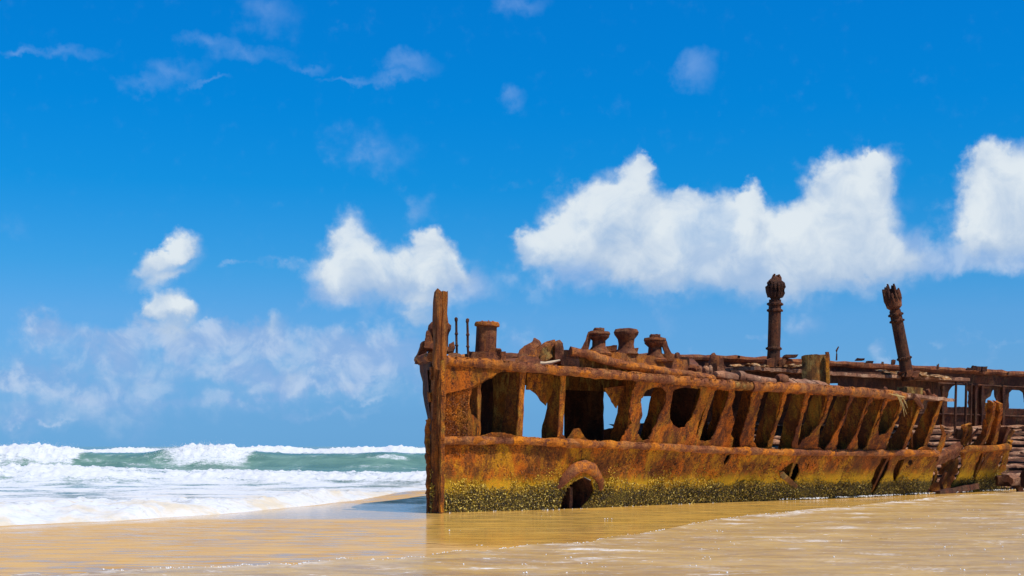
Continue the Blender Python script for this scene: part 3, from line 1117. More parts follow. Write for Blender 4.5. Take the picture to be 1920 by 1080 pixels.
# ------------------------------------------------------------------ shallow water round the hull and the incoming swash
def front_y(px):
    return lerp_tab([(-400, 1100), (0, 1083), (400, 1066), (700, 1052), (780, 1049), (880, 1035), (1090, 1019), (1160, 1008), (1250, 996), (1300, 984), (1400, 969), (1600, 951), (1760, 933), (1900, 925), (2300, 915)], px)


def build_shallows():
    # swash: rougher sheet of water whose front has run up over the film
    us = np.linspace(-0.60, 0.95, 800)
    Y0 = np.array([F * EYE / (front_y(960 + F * u) - HOR) for u in us])
    Y0 = Y0 + 0.75 * fbm(us * 30, us * 0 + 2, 4) + 0.12 * fbm(us * 170, us * 0 + 5, 3)
    t = np.concatenate([np.linspace(0, 0.12, 22), np.linspace(0.125, 1, 130)])
    T, Ug = np.meshgrid(t, us, indexing='ij')
    Y = Y0[None] * (1 - T) + 12.0 * T
    X = Ug * Y
    dist = Y0[None] - Y
    lip = 0.035 * np.clip(dist / 0.25, 0, 1) * np.exp(-dist / 2.5)
    Z = -0.01 + 0.022 * np.clip(dist / 0.12, 0, 1) + lip + np.clip(dist / 0.5, 0, 1) * (0.030 * fbm(X * 0.8, Y * 1.3, 4) + 0.006)
    foam = np.exp(-dist / 0.5) * np.clip(0.3 + 1.6 * fbm(X * 0.9, Y * 0.9, 3), 0, 1)
    right = np.clip((Ug - 0.12) / 0.06, 0, 1)
    foam = np.maximum(foam, right * np.exp(-((dist - 0.8) / 1.2) ** 2) * np.clip(0.12 + fbm(X * 0.35, Y * 1.1, 4) * 2.4, 0, 1))
    foam = np.maximum(foam, np.clip(fbm(X * 0.5 + 30, Y * 1.2, 4) * 2.2 - 0.62, 0, 0.8))
    sheet('swash_water', X, Y, Z, 'swash', {'foam': foam})
    # beads of foam along the front
    rs = np.random.RandomState(9)
    pts, sz = [], []
    while len(pts) < 1100:
        u = rs.uniform(-0.3, 0.36)
        yy = np.interp(u, us, Y0)
        k = pn(np.array([u * 60.0]), np.array([4.4]))[0]
        if k < -0.05 and rs.rand() > 0.15:
            continue
        dd = abs(rs.normal()) * 0.22 - 0.05
        pts.append((u * (yy - dd), yy - dd, 0.020 + rs.uniform(0, 0.018)))
        sz.append(rs.uniform(0.005, 0.017))
    # flecks on the water
    for _ in range(80):
        px, py = rs.uniform(760, 1990), rs.uniform(955, 1085)
        yy = F * EYE / (py - HOR)
        if py < front_y(px) and rs.rand() > 0.2:
            continue
        x0 = (px - 960) / F * yy
        for _k in range(rs.randint(1, 4)):
            pts.append((x0 + rs.normal() * 0.12, yy + rs.normal() * 0.05, 0.026))
            sz.append(rs.uniform(0.006, 0.018))
    # broken foam where the water meets the plating aft
    for _ in range(900):
        px = rs.uniform(1460, 1925)
        b = near_base(px)
        dd = abs(rs.normal()) * 0.22 + 0.10
        p = b + NRM * dd + Vector((rs.normal() * 0.1, 0, 0.03 + rs.uniform(0, 0.03)))
        if noise.noise(Vector((px * 0.03, 0, 2))) < -0.05:
            continue
        pts.append(tuple(p))
        sz.append(rs.uniform(0.008, 0.024))
    for _ in range(140):
        px = rs.uniform(806, 1460)
        if noise.noise(Vector((px * 0.035, 5, 2))) < 0.05:
            continue
        p = near_base(px) + NRM * (0.08 + abs(rs.normal()) * 0.16) + Vector((rs.normal() * 0.1, 0, 0.012))
        pts.append(tuple(p))
        sz.append(rs.uniform(0.006, 0.018))
    blobs('foam', pts, sz, 'foam', squash=0.7, seed=4)


build_shallows()


# ------------------------------------------------------------------ the wreck
ship = bpy.data.objects.new('shipwreck', None)
ship.location = (6.5, 46, 0)
col.objects.link(ship)
tag(ship, 'rusted iron bow section of a wrecked steamship lying on the wet sand', 'shipwreck')


def tab_path(tab, x0, x1, step, off=0.0, dy=0.0):
    out = []
    n = max(2, int((x1 - x0) / step) + 1)
    for i in range(n + 1):
        px = x0 + (x1 - x0) * i / n
        out.append(near(px, lerp_tab(tab, px) + dy, off)[0])
    return out


def lump_r(path, r, amp, sc_=2.0):
    return [r * (1 + amp * noise.noise(p * sc_) + 0.5 * amp * noise.noise(p * sc_ * 3)) for p in path]


def build_stem():
    mb = MB()
    ax, ay = Vector((0.955, 0.295, 0)), Vector((-0.295, 0.955, 0))
    rows = []
    for i in range(41):
        f = i / 40
        py = 968 + (545 - 968) * f
        cx = lerp_tab([(545, 826), (680, 823), (750, 820.5), (962, 818)], py)
        c = at(cx, py, 36.25) + Vector((0, 0.12, 0))
        w = 0.160 * (1 + 0.10 * noise.noise(Vector((0, 3, f * 7))) + 0.07 * noise.noise(Vector((4, 3, f * 23))))
        rows.append([c + ax * sx * w * (1 if abs(sx) < 1 else 1) + ay * sy * 0.15
                     for sx, sy in ((-1, -.8), (-.75, -1), (-.1, -.93), (0, -.80), (.12, -1), (.8, -1), (1, -.8), (1, .8), (.8, 1), (-.8, 1), (-1, .8))])
    n = len(rows[0])
    vs = [rough_v(Vector((p.x, p.y, p.z * 0.45)), 0.045, 4.5) + Vector((0, 0, p.z * 0.55)) for r in rows for p in r]
    for k in range(n):      # splintered top
        vs[-n + k].z += noise.noise(Vector((k * 1.7, 2, 0))) * 0.12
    fs = []
    for i in range(len(rows) - 1):
        for k in range(n):
            k2 = (k + 1) % n
            fs.append((i * n + k, i * n + k2, (i + 1) * n + k2, (i + 1) * n + k))
    fs.append(tuple((len(rows) - 1) * n + k for k in range(n)))
    mb.add(vs, fs)
    mb.build('stem_post', 'stem', ship)
    mb = MB()
    for y0, y1 in ((676, 742), (743, 826), (827, 960)):
        a, b = at(829.5, y0, 36.03), at(829.5 if y1 < 900 else 828, y1, 36.03)
        mb.box((a + b) / 2, Vector((0.045, 0.012, 0)), Vector((-0.02, 0.10, 0)), (a - b) / 2, (2, 2, 18), 0.028, 6)
        mb.build('stem_bar', 'flange', ship)
        mb = MB()
    # jagged flakes of plate down the stem's outer edge
    for py in (700, 745, 800, 815, 835, 860, 890, 915, 940):
        mb = MB()
        px = lerp_tab([(680, 812), (800, 802), (950, 804)], py) + random.uniform(-1, 1)
        c = at(px, py, 36.35)
        mb.box(c, Vector((0.045, 0.02, 0)), Vector((-0.02, 0.05, 0)), Vector((0, 0, random.uniform(.12, .3))), (2, 1, 4), 0.05, 7)
        mb.build('stem_flange', 'web', ship)


build_stem()

ARCH_HOLE = [(1049, 964), (1052, 940), (1062, 916), (1078, 900), (1096, 894), (1109, 901), (1113, 920), (1103, 943), (1092, 962)]
LOW_HOLES = [[(1362, 854), (1370, 851), (1366, 862), (1358, 872), (1356, 866)],
             [(1470, 880), (1485, 866), (1497, 870), (1498, 885), (1489, 904), (1479, 896), (1466, 886)],
             [(1652, 859), (1671, 858), (1663, 880), (1650, 905), (1636, 926), (1632, 924), (1635, 900), (1645, 875)],
             [(1684, 863), (1697, 861), (1690, 880), (1680, 904), (1675, 900), (1673, 885)],
             [(1704, 863), (1710, 862), (1711, 869), (1706, 873), (1703, 869)], [(1514, 869), (1518, 868), (1515, 879), (1512, 880)]]


def wl(px, d=7):
    return lerp_tab(WL, px) + d


def build_plates():
    lower = [(830, 829), (985, 830), (1150, 837), (1320, 846), (1450, 850), (1560, 852), (1690, 852), (1758, 853),
             (1756, 868), (1750, 885), (1746, 905), (1738, 922), (1735, 934), (1640, wl(1640)), (1500, wl(1500)), (1300, wl(1300)), (1100, wl(1100)),
             (1093, wl(1093))] + [(1092, 950), (1103, 940), (1113, 920), (1109, 901), (1096, 894), (1078, 900), (1062, 916), (1052, 940), (1049, wl(1049))] + \
            [(830, wl(830, 5))]
    plate(near, lower, LOW_HOLES, thick=0.05, jag=1.0, grid=9, dent=0.028, seed=2).build('hull_plate', 'lower', ship, label='ochre lower side plating crusted with barnacles along the waterline')
    bow = [(830, 680), (942, 692), (930, 703), (905, 718), (885, 729), (880, 752), (884, 776), (896, 786), (902, 827), (830, 826)]
    plate(near_off(0.03), bow, [], thick=0.04, jag=1.6, grid=7, dent=0.02, seed=3).build('hull_plate', 'upper', ship, label='torn upper plate beside the stem post')
    fold = [(832, 680), (1000, 696), (985, 699), (940, 697), (906, 714), (884, 725), (858, 734), (833, 738)]
    plate(near_off(-0.035), fold, [], thick=0.03, jag=1.4, grid=7, dent=0.012, seed=4).build('hull_plate', 'upper', ship, label='torn doubling plate below the deck rail at the bow')
    # upper strake: what is left of the plate between the ribs, eaten into leaning ovals
    up = [(1160, 836), (1170, 815), (1184, 792), (1180, 770), (1184, 745), (1192, 712)] + [(x, lerp_tab(RAIL, x) + 2) for x in range(1210, 1691, 40)] + \
         [(1694, 745), (1690, 770), (1676, 800), (1658, 845)] + [(x, lerp_tab(BELT, x)) for x in range(1640, 1170, -60)]
    H = [[(1207, 775), (1203, 748), (1212, 733), (1226, 726), (1243, 727), (1250, 736), (1248, 752), (1240, 775), (1228, 800), (1216, 824), (1203, 826), (1195, 812), (1202, 795)],
         [(1262, 732), (1275, 727), (1313, 728), (1312, 745), (1304, 768), (1294, 792), (1286, 801), (1276, 805), (1264, 796), (1257, 785), (1256, 770)],
         [(1334, 736), (1346, 730), (1368, 733), (1363, 752), (1354, 775), (1344, 805), (1334, 827), (1316, 829), (1306, 820), (1306, 806), (1314, 786), (1325, 760)],
         [(1378, 733), (1413, 731), (1408, 757), (1397, 790), (1388, 838), (1370, 841), (1369, 826), (1374, 806), (1377, 788), (1373, 765)],
         [(1432, 736), (1447, 734), (1469, 736), (1463, 765), (1453, 795), (1444, 824), (1440, 838), (1424, 842), (1413, 828), (1417, 797), (1423, 766)],
         [(1476, 738), (1512, 738), (1506, 766), (1497, 795), (1489, 826), (1484, 843), (1447, 843), (1449, 820), (1461, 785)],
         [(1519, 741), (1553, 741), (1549, 766), (1538, 790), (1524, 812), (1510, 824), (1497, 836), (1499, 812), (1505, 788), (1513, 765)],
         [(1561, 743), (1594, 743), (1589, 768), (1576, 795), (1560, 824), (1545, 843), (1533, 838), (1538, 806), (1550, 778)],
         [(1601, 745), (1630, 745), (1625, 772), (1611, 804), (1596, 830), (1586, 844), (1567, 843), (1572, 818), (1585, 785)],
         [(1637, 748), (1657, 748), (1651, 780), (1638, 812), (1627, 836), (1619, 843), (1608, 842), (1608, 822), (1615, 794)],
         [(1664, 752), (1688, 751), (1685, 773), (1673, 797), (1660, 815), (1649, 818), (1648, 790)]]
    plate(near, up, H, thick=0.045, jag=2.3, step=3.0, grid=8, dent=0.025, seed=6).build('hull_plate', 'upper', ship, label='upper plating eaten into leaning oval holes')
    # stumps of plate standing on the belt rail
    for i, s in enumerate(([(903, 829), (905, 816), (925, 811), (945, 812), (968, 817), (1010, 821), (1022, 829)],
                           [(1036, 831), (1046, 820), (1058, 816), (1064, 826), (1072, 815), (1077, 804), (1086, 803), (1093, 812), (1101, 825), (1112, 833)],
                           [(1112, 833), (1130, 829), (1160, 834)],
                           [(1340, 846), (1352, 815), (1360, 800), (1372, 790), (1370, 815), (1376, 822), (1372, 846)],
                           [(1714, 851), (1722, 842), (1735, 838), (1752, 842), (1758, 851)],
                           [(1755, 852), (1760, 835), (1768, 815), (1762, 795), (1768, 800), (1776, 818), (1772, 832), (1763, 852)])):
        plate(near_off(0.02), s, [], thick=0.04, jag=1.8, step=3, grid=6, dent=0.03, seed=20 + i).build('plate_stump', 'flange', ship)
    # brackets under the deck
    for i, s in enumerate(([(988, 700), (1047, 702), (1040, 730), (1024, 761), (1008, 742), (996, 731), (988, 731)],
                           [(1132, 728), (1170, 722), (1168, 745), (1156, 766), (1146, 748)])):
        plate(near_off(0.5), s, [], thick=0.05, jag=1.2, grid=7, seed=30 + i).build('bracket', 'upper', ship)
    # the broken piece further aft
    frag = [(1806, 846), (1812, 840), (1850, 841), (1892, 838), (1893, 852), (1886, 878), (1879, 902), (1872, 929), (1800, 930), (1782, 922),
            (1788, 905), (1797, 890), (1804, 872)]
    plate(near, frag, [[(1840, 850), (1849, 850), (1843, 870), (1832, 893), (1824, 906), (1822, 896), (1829, 874)], [(1879, 856), (1883, 854), (1878, 872), (1873, 880), (1873, 874)]],
          thick=0.05, jag=1.6, step=3, grid=7, dent=0.03, seed=8).build('hull_plate', 'lower', ship, label='broken side plate standing alone aft of the gap')
    torn = [(1750, 862), (1778, 848), (1798, 834), (1808, 838), (1800, 853), (1782, 859), (1764, 870), (1750, 878)]
    plate(near_off(0.1), torn, [], thick=0.06, jag=2.4, step=3, grid=6, dent=0.06, seed=9).build('hull_plate', 'deck', ship, label='buckled strip of plate bridging the gap')
    inner = [(1776, 852), (1800, 852), (1796, 880), (1786, 905), (1776, 928), (1742, 930), (1752, 905), (1764, 880)]
    plate(near_off(1.0), inner, [[(1760, 890), (1768, 890), (1760, 912), (1754, 912)]], thick=0.05, jag=2.4, step=3, grid=7, dent=0.05, seed=10).build('hull_plate', 'web', ship, label='dark inner plate behind the gap')


build_plates()


def rib(tx, ty, bx, by, w, depth=0.55, seed=0, names=('flange', 'web'), extra=0):
    """bent iron frame: flange against the plating, web running into the hull"""
    mb = MB()
    n = 12
    rows = []
    for i in range(n + 1):
        f = i / n
        px, py = bx + (tx - bx) * f, by + (ty - by) * f
        p, nr = near(px, py, 0.06)
        ero = 1 + 0.35 * noise.noise(Vector((seed * 5, 0, f * 4)))
        wd = w / F * p.y / 1.0 * ero * 0.62
        dp = depth * (1 + 0.18 * noise.noise(Vector((seed * 3, 7, f * 3)))) * (1.0 + 0.25 * (1 - f))
        hn = NRM
        t = 0.035
        a = p - ALONG * wd * 0.5
        b = p + ALONG * wd * 0.5
        rows.append(([a, b, b - hn * t, a - hn * t], [b - ALONG * t - hn * t, b - hn * t, b - hn * dp, b - ALONG * t - hn * dp]))
    for j in (0, 1):
        vs = [rough_v(q, 0.022, 4.5, seed) for r in rows for q in r[j]]
        fs = []
        for i in range(n):
            for k in range(4):
                k2 = (k + 1) % 4
                fs.append((i * 4 + k, i * 4 + k2, (i + 1) * 4 + k2, (i + 1) * 4 + k))
        fs += [(3, 2, 1, 0), tuple(n * 4 + k for k in range(4))]
        mb.add(vs, fs, j)
    return mb.build('rib', list(names), ship)


RIBS = [(899, 700, 898, 822, 13), (981, 692, 974, 826, 22), (1057, 700, 1050, 828, 20), (1194, 712, 1176, 834, 20), (1256, 716, 1228, 838, 14),
        (1340, 722, 1302, 843, 18), (1374, 728, 1350, 845, 13), (1422, 728, 1397, 846, 16), (1471, 728, 1443, 847, 13), (1514, 733, 1490, 848, 13),
        (1556, 735, 1521, 849, 12), (1600, 738, 1556, 850, 12), (1632, 740, 1594, 850, 12), (1660, 745, 1622, 850, 12), (1692, 746, 1656, 850, 13),
        (1730, 750, 1692, 850, 14), (1766, 752, 1730, 850, 18)]
for i, r in enumerate(RIBS):
    rib(*r, seed=i + 1, depth=0.62 if r[0] < 1100 else 0.58)
for i, (web_, edge_, foot_) in enumerate((
        ([(1834, 840), (1838, 822), (1846, 800), (1850, 775), (1850, 757), (1864, 755), (1862, 780), (1855, 805), (1849, 822), (1846, 840)],
         [(1862, 755), (1868, 757), (1864, 782), (1857, 806), (1850, 826), (1838, 842), (1828, 842), (1842, 828), (1852, 803), (1860, 778)], 0),
        ([(1852, 840), (1862, 815), (1866, 785), (1866, 757), (1876, 757), (1876, 785), (1870, 815), (1862, 840)],
         [(1872, 756), (1880, 757), (1880, 775), (1876, 800), (1870, 820), (1866, 842), (1854, 842), (1864, 818), (1870, 796), (1874, 775)], 0))):
    plate(near_off(0.28), web_, [], thick=0.04, jag=1.2, step=3, grid=6, dent=0.04, seed=80 + i).build('rib', 'web', ship)
    plate(near_off(0.02), edge_, [], thick=0.30, jag=1.2, step=3, grid=6, dent=0.03, seed=84 + i).build('rib', 'upper', ship)
rib(1893, 800, 1880, 840, 16, 0.5, seed=42, names=('deck', 'deck'))
rib(1666, 857, 1632, 928, 10, 0.5, seed=43, names=('web', 'web'))
rib(1698, 858, 1672, 925, 10, 0.5, seed=44, names=('web', 'web'))
rib(1846, 848, 1820, 920, 10, 0.5, seed=45, names=('web', 'web'))
rib(1492, 862, 1472, 920, 10, 0.5, seed=46, names=('web', 'web'))


def build_rails():
    p = tab_path(RAIL, 832, 1372, 9, 0.0)
    MB().tube(p, lump_r(p, 0.125, 0.22), 12, 0.035, 7).build('deck_rail', 'rail', ship)
    p = tab_path(RAIL, 1372, 1408, 6, 0.0)
    MB().tube(p, lump_r(p, 0.115, 0.1), 12, 0.02, 7).build('deck_rail', 'olive', ship, label='short length of deck rail yellow with lichen')
    p = tab_path(RAIL, 1409, 1696, 9, 0.0)
    MB().tube(p, lump_r(p, 0.145, 0.2), 12, 0.035, 7).build('deck_rail', 'rail', ship)
    p = tab_path(BELT, 826, 1756, 8, -0.03)
    MB().tube(p, lump_r(p, 0.105, 0.28), 10, 0.03, 7).build('belt_rail', 'rail', ship)
    p = [near(x, y, -0.02)[0] for x, y in ((1806, 858), (1807, 848), (1814, 841), (1830, 840), (1850, 841), (1870, 840), (1892, 837), (1895, 826))]
    MB().tube(p, [.09, .11, .125, .12, .13, .12, .15, .10], 10, 0.04, 6).build('belt_rail', 'flange', ship, label='bright orange belt rail on the broken piece aft')
    p = [near(x, y, 0.05)[0] for x, y in ((1754, 858), (1768, 853), (1782, 846), (1794, 836), (1800, 828))]
    MB().tube(p, [.12, .14, .15, .13, .06], 9, 0.06, 6).build('belt_rail', 'deck', ship, label='buckled end of the belt rail at the gap')
    for x0, x1 in ((884, 910), (962, 986), (1020, 1062), (1068, 1104), (1128, 1160), (1215, 1232), (1392, 1408), (1464, 1486), (1552, 1562), (1690, 1712), (1722, 1752)):
        p = tab_path(BELT, x0, x1, 4, -0.035)
        m_ = len(p)
        MB().tube(p, [0.085 + 0.034 * math.sin(math.pi * (i + .5) / m_) + 0.012 * noise.noise(q * 5) for i, q in enumerate(p)], 10, 0.03, 6).build('rust_crust', 'crust', ship)
    # hawse pipe hood
    hp = ((1046, 914), (1056, 900), (1067, 888), (1081, 878), (1096, 874), (1109, 879), (1118, 889), (1123, 902), (1124, 916))
    p = [near(x, y, 0.02 - 0.07 * math.sin(math.pi * i / 8))[0] for i, (x, y) in enumerate(hp)]
    MB().tube(p, [.08, .14, .17, .18, .185, .175, .16, .13, .09], 12, 0.05, 5, flat=0.95).build('hawse_hood', 'rail', ship, label='thick arched hood over the anchor pipe')
    # the pipe itself, running into the hull
    mb = MB()
    c0 = [near(x, y, 0.02)[0] for x, y in ((1050, 962), (1053, 938), (1063, 915), (1079, 899), (1096, 894), (1110, 902), (1114, 922), (1104, 944), (1093, 962))]
    inn = (-NRM * 1.0 + Vector((-0.25, 0.1, 0.1))).normalized()
    m = len(c0)
    vs = c0 + [c + inn * 1.0 for c in c0]
    vs += [c - (c - c0[4]) * -0.0 + Vector((0, 0, 0.05)) for c in c0]
    mb.add([rough_v(v, 0.02, 6) for v in vs[:2 * m]], [(k, k + 1, m + k + 1, m + k) for k in range(m - 1)] + [tuple(m + k for k in range(m))])
    mb.build('hawse_pipe', 'dark', ship)


build_rails()


def build_barnacles():
    rs = np.random.RandomState(2)
    top = [(806, 905), (900, 909), (1040, 910), (1060, 894), (1135, 897), (1300, 902), (1500, 903), (1640, 904), (1750, 899), (1893, 896)]
    pts, sz = [], []
    tries = 0
    while len(pts) < 19000 and tries < 80000:
        tries += 1
        px = rs.uniform(806, 1892)
        if 1757 < px < 1800:
            continue
        yt = lerp_tab(top, px) + 13 * noise.noise(Vector((px * 0.018, 0, 0))) + 10 * noise.noise(Vector((px * 0.07, 3, 0))) + 6 * noise.noise(Vector((px * 0.2, 8, 0)))
        yb = lerp_tab(WL, px) + 1
        py = rs.uniform(yt - 34, yb)
        if py < yt and rs.rand() < 0.45 + (yt - py) * 0.018:
            continue
        if py < yt and noise.noise(Vector((px * 0.05, py * 0.05, 9))) < -0.02:
            continue
        if inside((px, py), ARCH_HOLE) or any(inside((px, py), h) for h in LOW_HOLES):
            continue
        if px > 1735 and px < 1757 and py > 880:
            continue
        p, n = near(px, py)
        s = rs.uniform(0.010, 0.036) if py > yt else rs.uniform(0.008, 0.022)
        p = p + n * rs.uniform(-0.005, 0.03 if py > yt else 0.012)
        pts.append(tuple(p))
        sz.append(s)
    blobs('barnacles', pts, sz, 'barnacle', parent=ship, squash=0.65, seed=3)


build_barnacles()


def build_scale():
    rs = np.random.RandomState(6)
    pts, sz = [], []
    while len(pts) < 9000:
        px = rs.uniform(832, 1755)
        r = rs.rand()
        if r < 0.34:      # lower plating
            yb, yt_ = lerp_tab(BELT, px) + 5, 900
            py = rs.uniform(yb, yt_)
            if any(inside((px, py), h) for h in LOW_HOLES) or inside((px, py), ARCH_HOLE):
                continue
            if noise.noise(Vector((px * 0.02, py * 0.03, 3))) < 0.0:
                continue
            p, n = near(px, py)
            p = p + n * rs.uniform(0, 0.02)
            s_ = rs.uniform(0.008, 0.028)
        elif r < 0.60:    # along the belt rail
            p, n = near(px, lerp_tab(BELT, px) + rs.uniform(-6, 4))
            p = p + n * 0.03 + Vector((0, 0, rs.uniform(0, 0.03)))
            p = p + n * rs.uniform(0, 0.07)
            s_ = rs.uniform(0.010, 0.036)
        elif r < 0.88:    # along the deck rail
            px = rs.uniform(832, 1690)
            p, n = near(px, lerp_tab(RAIL, px) + rs.uniform(-9, 7))
            p = p + n * rs.uniform(0.02, 0.09)
            s_ = rs.uniform(0.010, 0.040)
        else:             # bow plate
            px, py = rs.uniform(834, 880), rs.uniform(690, 822)
            p, n = near(px, py)
            p = p + n * 0.0
            s_ = rs.uniform(0.008, 0.028)
        pts.append(tuple(p))
        sz.append(s_)
    blobs('rust_scale', pts, sz, 'rail', parent=ship, squash=0.35, seed=13)


build_scale()


def build_far_side():
    # starboard bow, seen past the stem
    mb = MB()
    rows = []
    for i in range(13):
        s = 0.12 + 3.0 * i / 12
        zt = far_top(s).z
        r = []
        for j in range(15):
            z = -0.2 + (zt + 0.2) * j / 14
            r.append(rough_v(far_q(s, z), 0.05, 2.5))
        rows.append(r)
    c = len(rows[0])
    vs = [p for r in rows for p in r]
    inn = Vector((0.9, 0.2, 0)) * 0.05
    k0 = len(vs)
    fs = []
    for i in range(len(rows) - 1):
        for j in range(c - 1):
            if i in (0,) and 4 < j < 13:
                continue
            if 3 <= i <= 5 and 8 <= j <= 11:
                continue
            q = (i * c + j, i * c + j + 1, (i + 1) * c + j + 1, (i + 1) * c + j)
            fs.append(q)
            fs.append(tuple(k0 + v for v in q[::-1]))
    mb.add(vs + [v + inn for v in vs], fs)
    mb.build('hull_plate', 'far', ship, label='starboard bow plating showing past the stem post')
    p = [far_top(0.05 + 0.1 * i) + Vector((0, 0, 0.02)) for i in range(32)]
    MB().tube(p, lump_r(p, 0.12, 0.2), 10, 0.035, 6).build('deck_rail', 'rail', ship)
    # far wall with its window openings
    tops = [far_px(3.0 + 5.0 * i / 50) for i in range(51)]
    outer = [(x, y) for x, y in tops] + [(2110, 806), (1960, 808), (1500, 812), (1300, 822), (1150, 838), (1120, 850), (1050, 905), (900, 930)]
    outer = [p for p in outer]
    holes = [[(1776, 764), (1776, 748), (1778, 735), (1785, 724), (1797, 719), (1812, 721), (1818, 736), (1818, 764)],
             [(1846, 761), (1848, 749), (1857, 743), (1861, 731), (1866, 731), (1867, 745), (1872, 757), (1860, 761)],
             [(1891, 767), (1891, 736), (1897, 731), (1912, 732), (1921, 738), (1924, 767)],
             [(1950, 770), (1950, 738), (1958, 733), (1975, 735), (1982, 744), (1982, 770)],
             [(2010, 773), (2010, 742), (2022, 737), (2040, 741), (2042, 773)],
             [(1545, 735), (1545, 715), (1580, 715), (1580, 735)],
             [(972, 834), (972, 722), (1012, 722), (1046, 728), (1046, 834)],
             [(1052, 828), (1055, 726), (1120, 728), (1172, 734), (1166, 800), (1122, 808)],
             [(1192, 796), (1194, 736), (1244, 738), (1242, 790)]]
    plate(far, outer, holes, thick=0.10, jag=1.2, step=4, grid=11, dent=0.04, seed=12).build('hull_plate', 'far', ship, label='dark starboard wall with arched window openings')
    # strengthening bars on the wall and its top rail
    p = [far_top(3.0 + 0.05 * i) + Vector((0, 0, 0.0)) for i in range(101)]
    MB().tube(p, lump_r(p, 0.13, 0.25), 8, 0.05, 4).build('deck_rail', 'deck', ship)
    for zz, r in ((0.62, 0.05), (2.0, 0.06)):
        p = []
        for i in range(70):
            s = 4.6 + 3.2 * i / 69
            t = far_top(s)
            q = far_q(s, t.z - zz) + NRM * 0.06
            p.append(q)
        MB().tube(p, r, 6, 0.025, 4).build('stringer', 'dark', ship)
    for px in (1765, 1826, 1838, 1878, 1935):
        a, n = far(px, 724)
        b, _ = far(px - 1, 806)
        MB().box((a + b) / 2 + NRM * 0.08, ALONG * 0.09, NRM * 0.05, (a - b) / 2, (1, 1, 6), 0.03, 4).build('stanchion', 'far', ship)
    for px, w, y0 in ((1793, 3.4, 715), (1812, 3.2, 718), (1822, 2.4, 722)):
        D = 60.5
        a, b = at(px, y0, D), at(px - 3, 822, D)
        MB().tube([a, a.lerp(b, .33), a.lerp(b, .66), b], w / F * D * 0.75, 8, 0.02, 5).build('stanchion', 'dark', ship)
    # lit remains of the bilge plating: shelves stepping down towards the camera
    for j in range(11):
        z = 2.62 - 0.245 * j
        off = 0.25 + 0.70 * j
        s = 4.36 + 0.1 * (j % 3)
        while s < 7.8:
            ln = random.uniform(0.35, 0.8)
            if random.random() > 0.12:
                a = far_q(s, 2.4) + NRM * (off + random.uniform(-.08, .08))
                b = far_q(min(s + ln, 7.95), 2.4) + NRM * (off + random.uniform(-.08, .08))
                a.z = z + random.uniform(-.05, .05)
                b.z = z + random.uniform(-.09, .09)
                d = (b - a)
                hw = random.uniform(0.10, 0.22)
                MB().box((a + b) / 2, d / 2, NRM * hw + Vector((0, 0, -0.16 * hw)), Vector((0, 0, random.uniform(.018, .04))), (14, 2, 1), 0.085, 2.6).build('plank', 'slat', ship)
            s += ln + random.uniform(0.0, 0.06)
    # dark sheet added under the shelves, its colour standing in for shade in the gaps
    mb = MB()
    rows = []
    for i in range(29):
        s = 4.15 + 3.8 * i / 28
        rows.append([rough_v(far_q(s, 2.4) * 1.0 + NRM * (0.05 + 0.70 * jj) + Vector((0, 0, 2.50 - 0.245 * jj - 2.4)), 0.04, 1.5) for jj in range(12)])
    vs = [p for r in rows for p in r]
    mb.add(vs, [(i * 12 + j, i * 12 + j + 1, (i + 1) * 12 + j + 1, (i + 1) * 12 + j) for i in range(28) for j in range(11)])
    mb.build('gap_shade_sheet', 'dark', ship)
    # added wall that blocks sun from aft, and dark backing behind the lower plating
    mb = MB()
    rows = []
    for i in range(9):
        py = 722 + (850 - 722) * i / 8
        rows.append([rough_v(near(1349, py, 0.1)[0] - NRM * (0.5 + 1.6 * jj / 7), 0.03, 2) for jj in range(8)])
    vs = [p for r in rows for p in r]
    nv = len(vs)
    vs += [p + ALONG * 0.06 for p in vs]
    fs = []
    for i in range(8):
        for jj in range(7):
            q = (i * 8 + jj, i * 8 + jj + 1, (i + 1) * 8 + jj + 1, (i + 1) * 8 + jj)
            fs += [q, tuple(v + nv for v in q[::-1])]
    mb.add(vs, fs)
    mb.build('bulkhead', 'dark', ship)  # added to keep the openings ahead of it in shade
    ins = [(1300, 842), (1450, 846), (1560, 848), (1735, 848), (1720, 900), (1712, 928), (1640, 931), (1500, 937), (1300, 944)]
    plate(near_off(0.75), ins, [], thick=0.04, jag=0.5, grid=14, dent=0.04, seed=51).build('shade_backing', 'dark', ship)  # dark sheet added to stop light showing through the holes
    plate(near_off(0.95), [(838, 840), (1000, 840), (1044, 842), (1044, 950), (838, 958)], [], thick=0.04, jag=0.5, grid=14, dent=0.04, seed=52).build('shade_backing', 'dark', ship)
    # dark bulkhead and deck girders inside the bow
    a, b = at(1059, 722, 42.5), at(1131, 836, 42.5)
    MB().box((a + b) / 2, Vector(((b.x - a.x) / 2, 0, 0)), Vector((0.02, .05, 0)), Vector((0, 0, (a.z - b.z) / 2)), (8, 1, 8), 0.03, 3).build('bulkhead', 'dark', ship)
    c0, c1 = at(1050, 717, 41.6), at(1172, 724, 43)
    MB().box((c0 + c1) / 2, (c1 - c0) / 2, Vector((0.03, 0.05, 0)), Vector((0, 0, 0.2)), (8, 1, 2), 0.02, 3).build('girder', 'olive', ship)
    c0, c1 = at(1195, 733, 47), at(1245, 735, 48.5)
    MB().box((c0 + c1) / 2, (c1 - c0) / 2, Vector((0.03, 0.06, 0)), Vector((0, 0, 0.17)), (6, 1, 2), 0.03, 3).build('girder', 'dark', ship)
    for px in (945,):
        a, b = at(px, 698, 40.5), at(px - 4, 826, 40.5)
        MB().box((a + b) / 2, Vector((0.28, 0.1, 0)), Vector((-.02, .05, 0)), (a - b) / 2, (2, 1, 8), 0.03, 3).build('bulkhead', 'olive', ship)
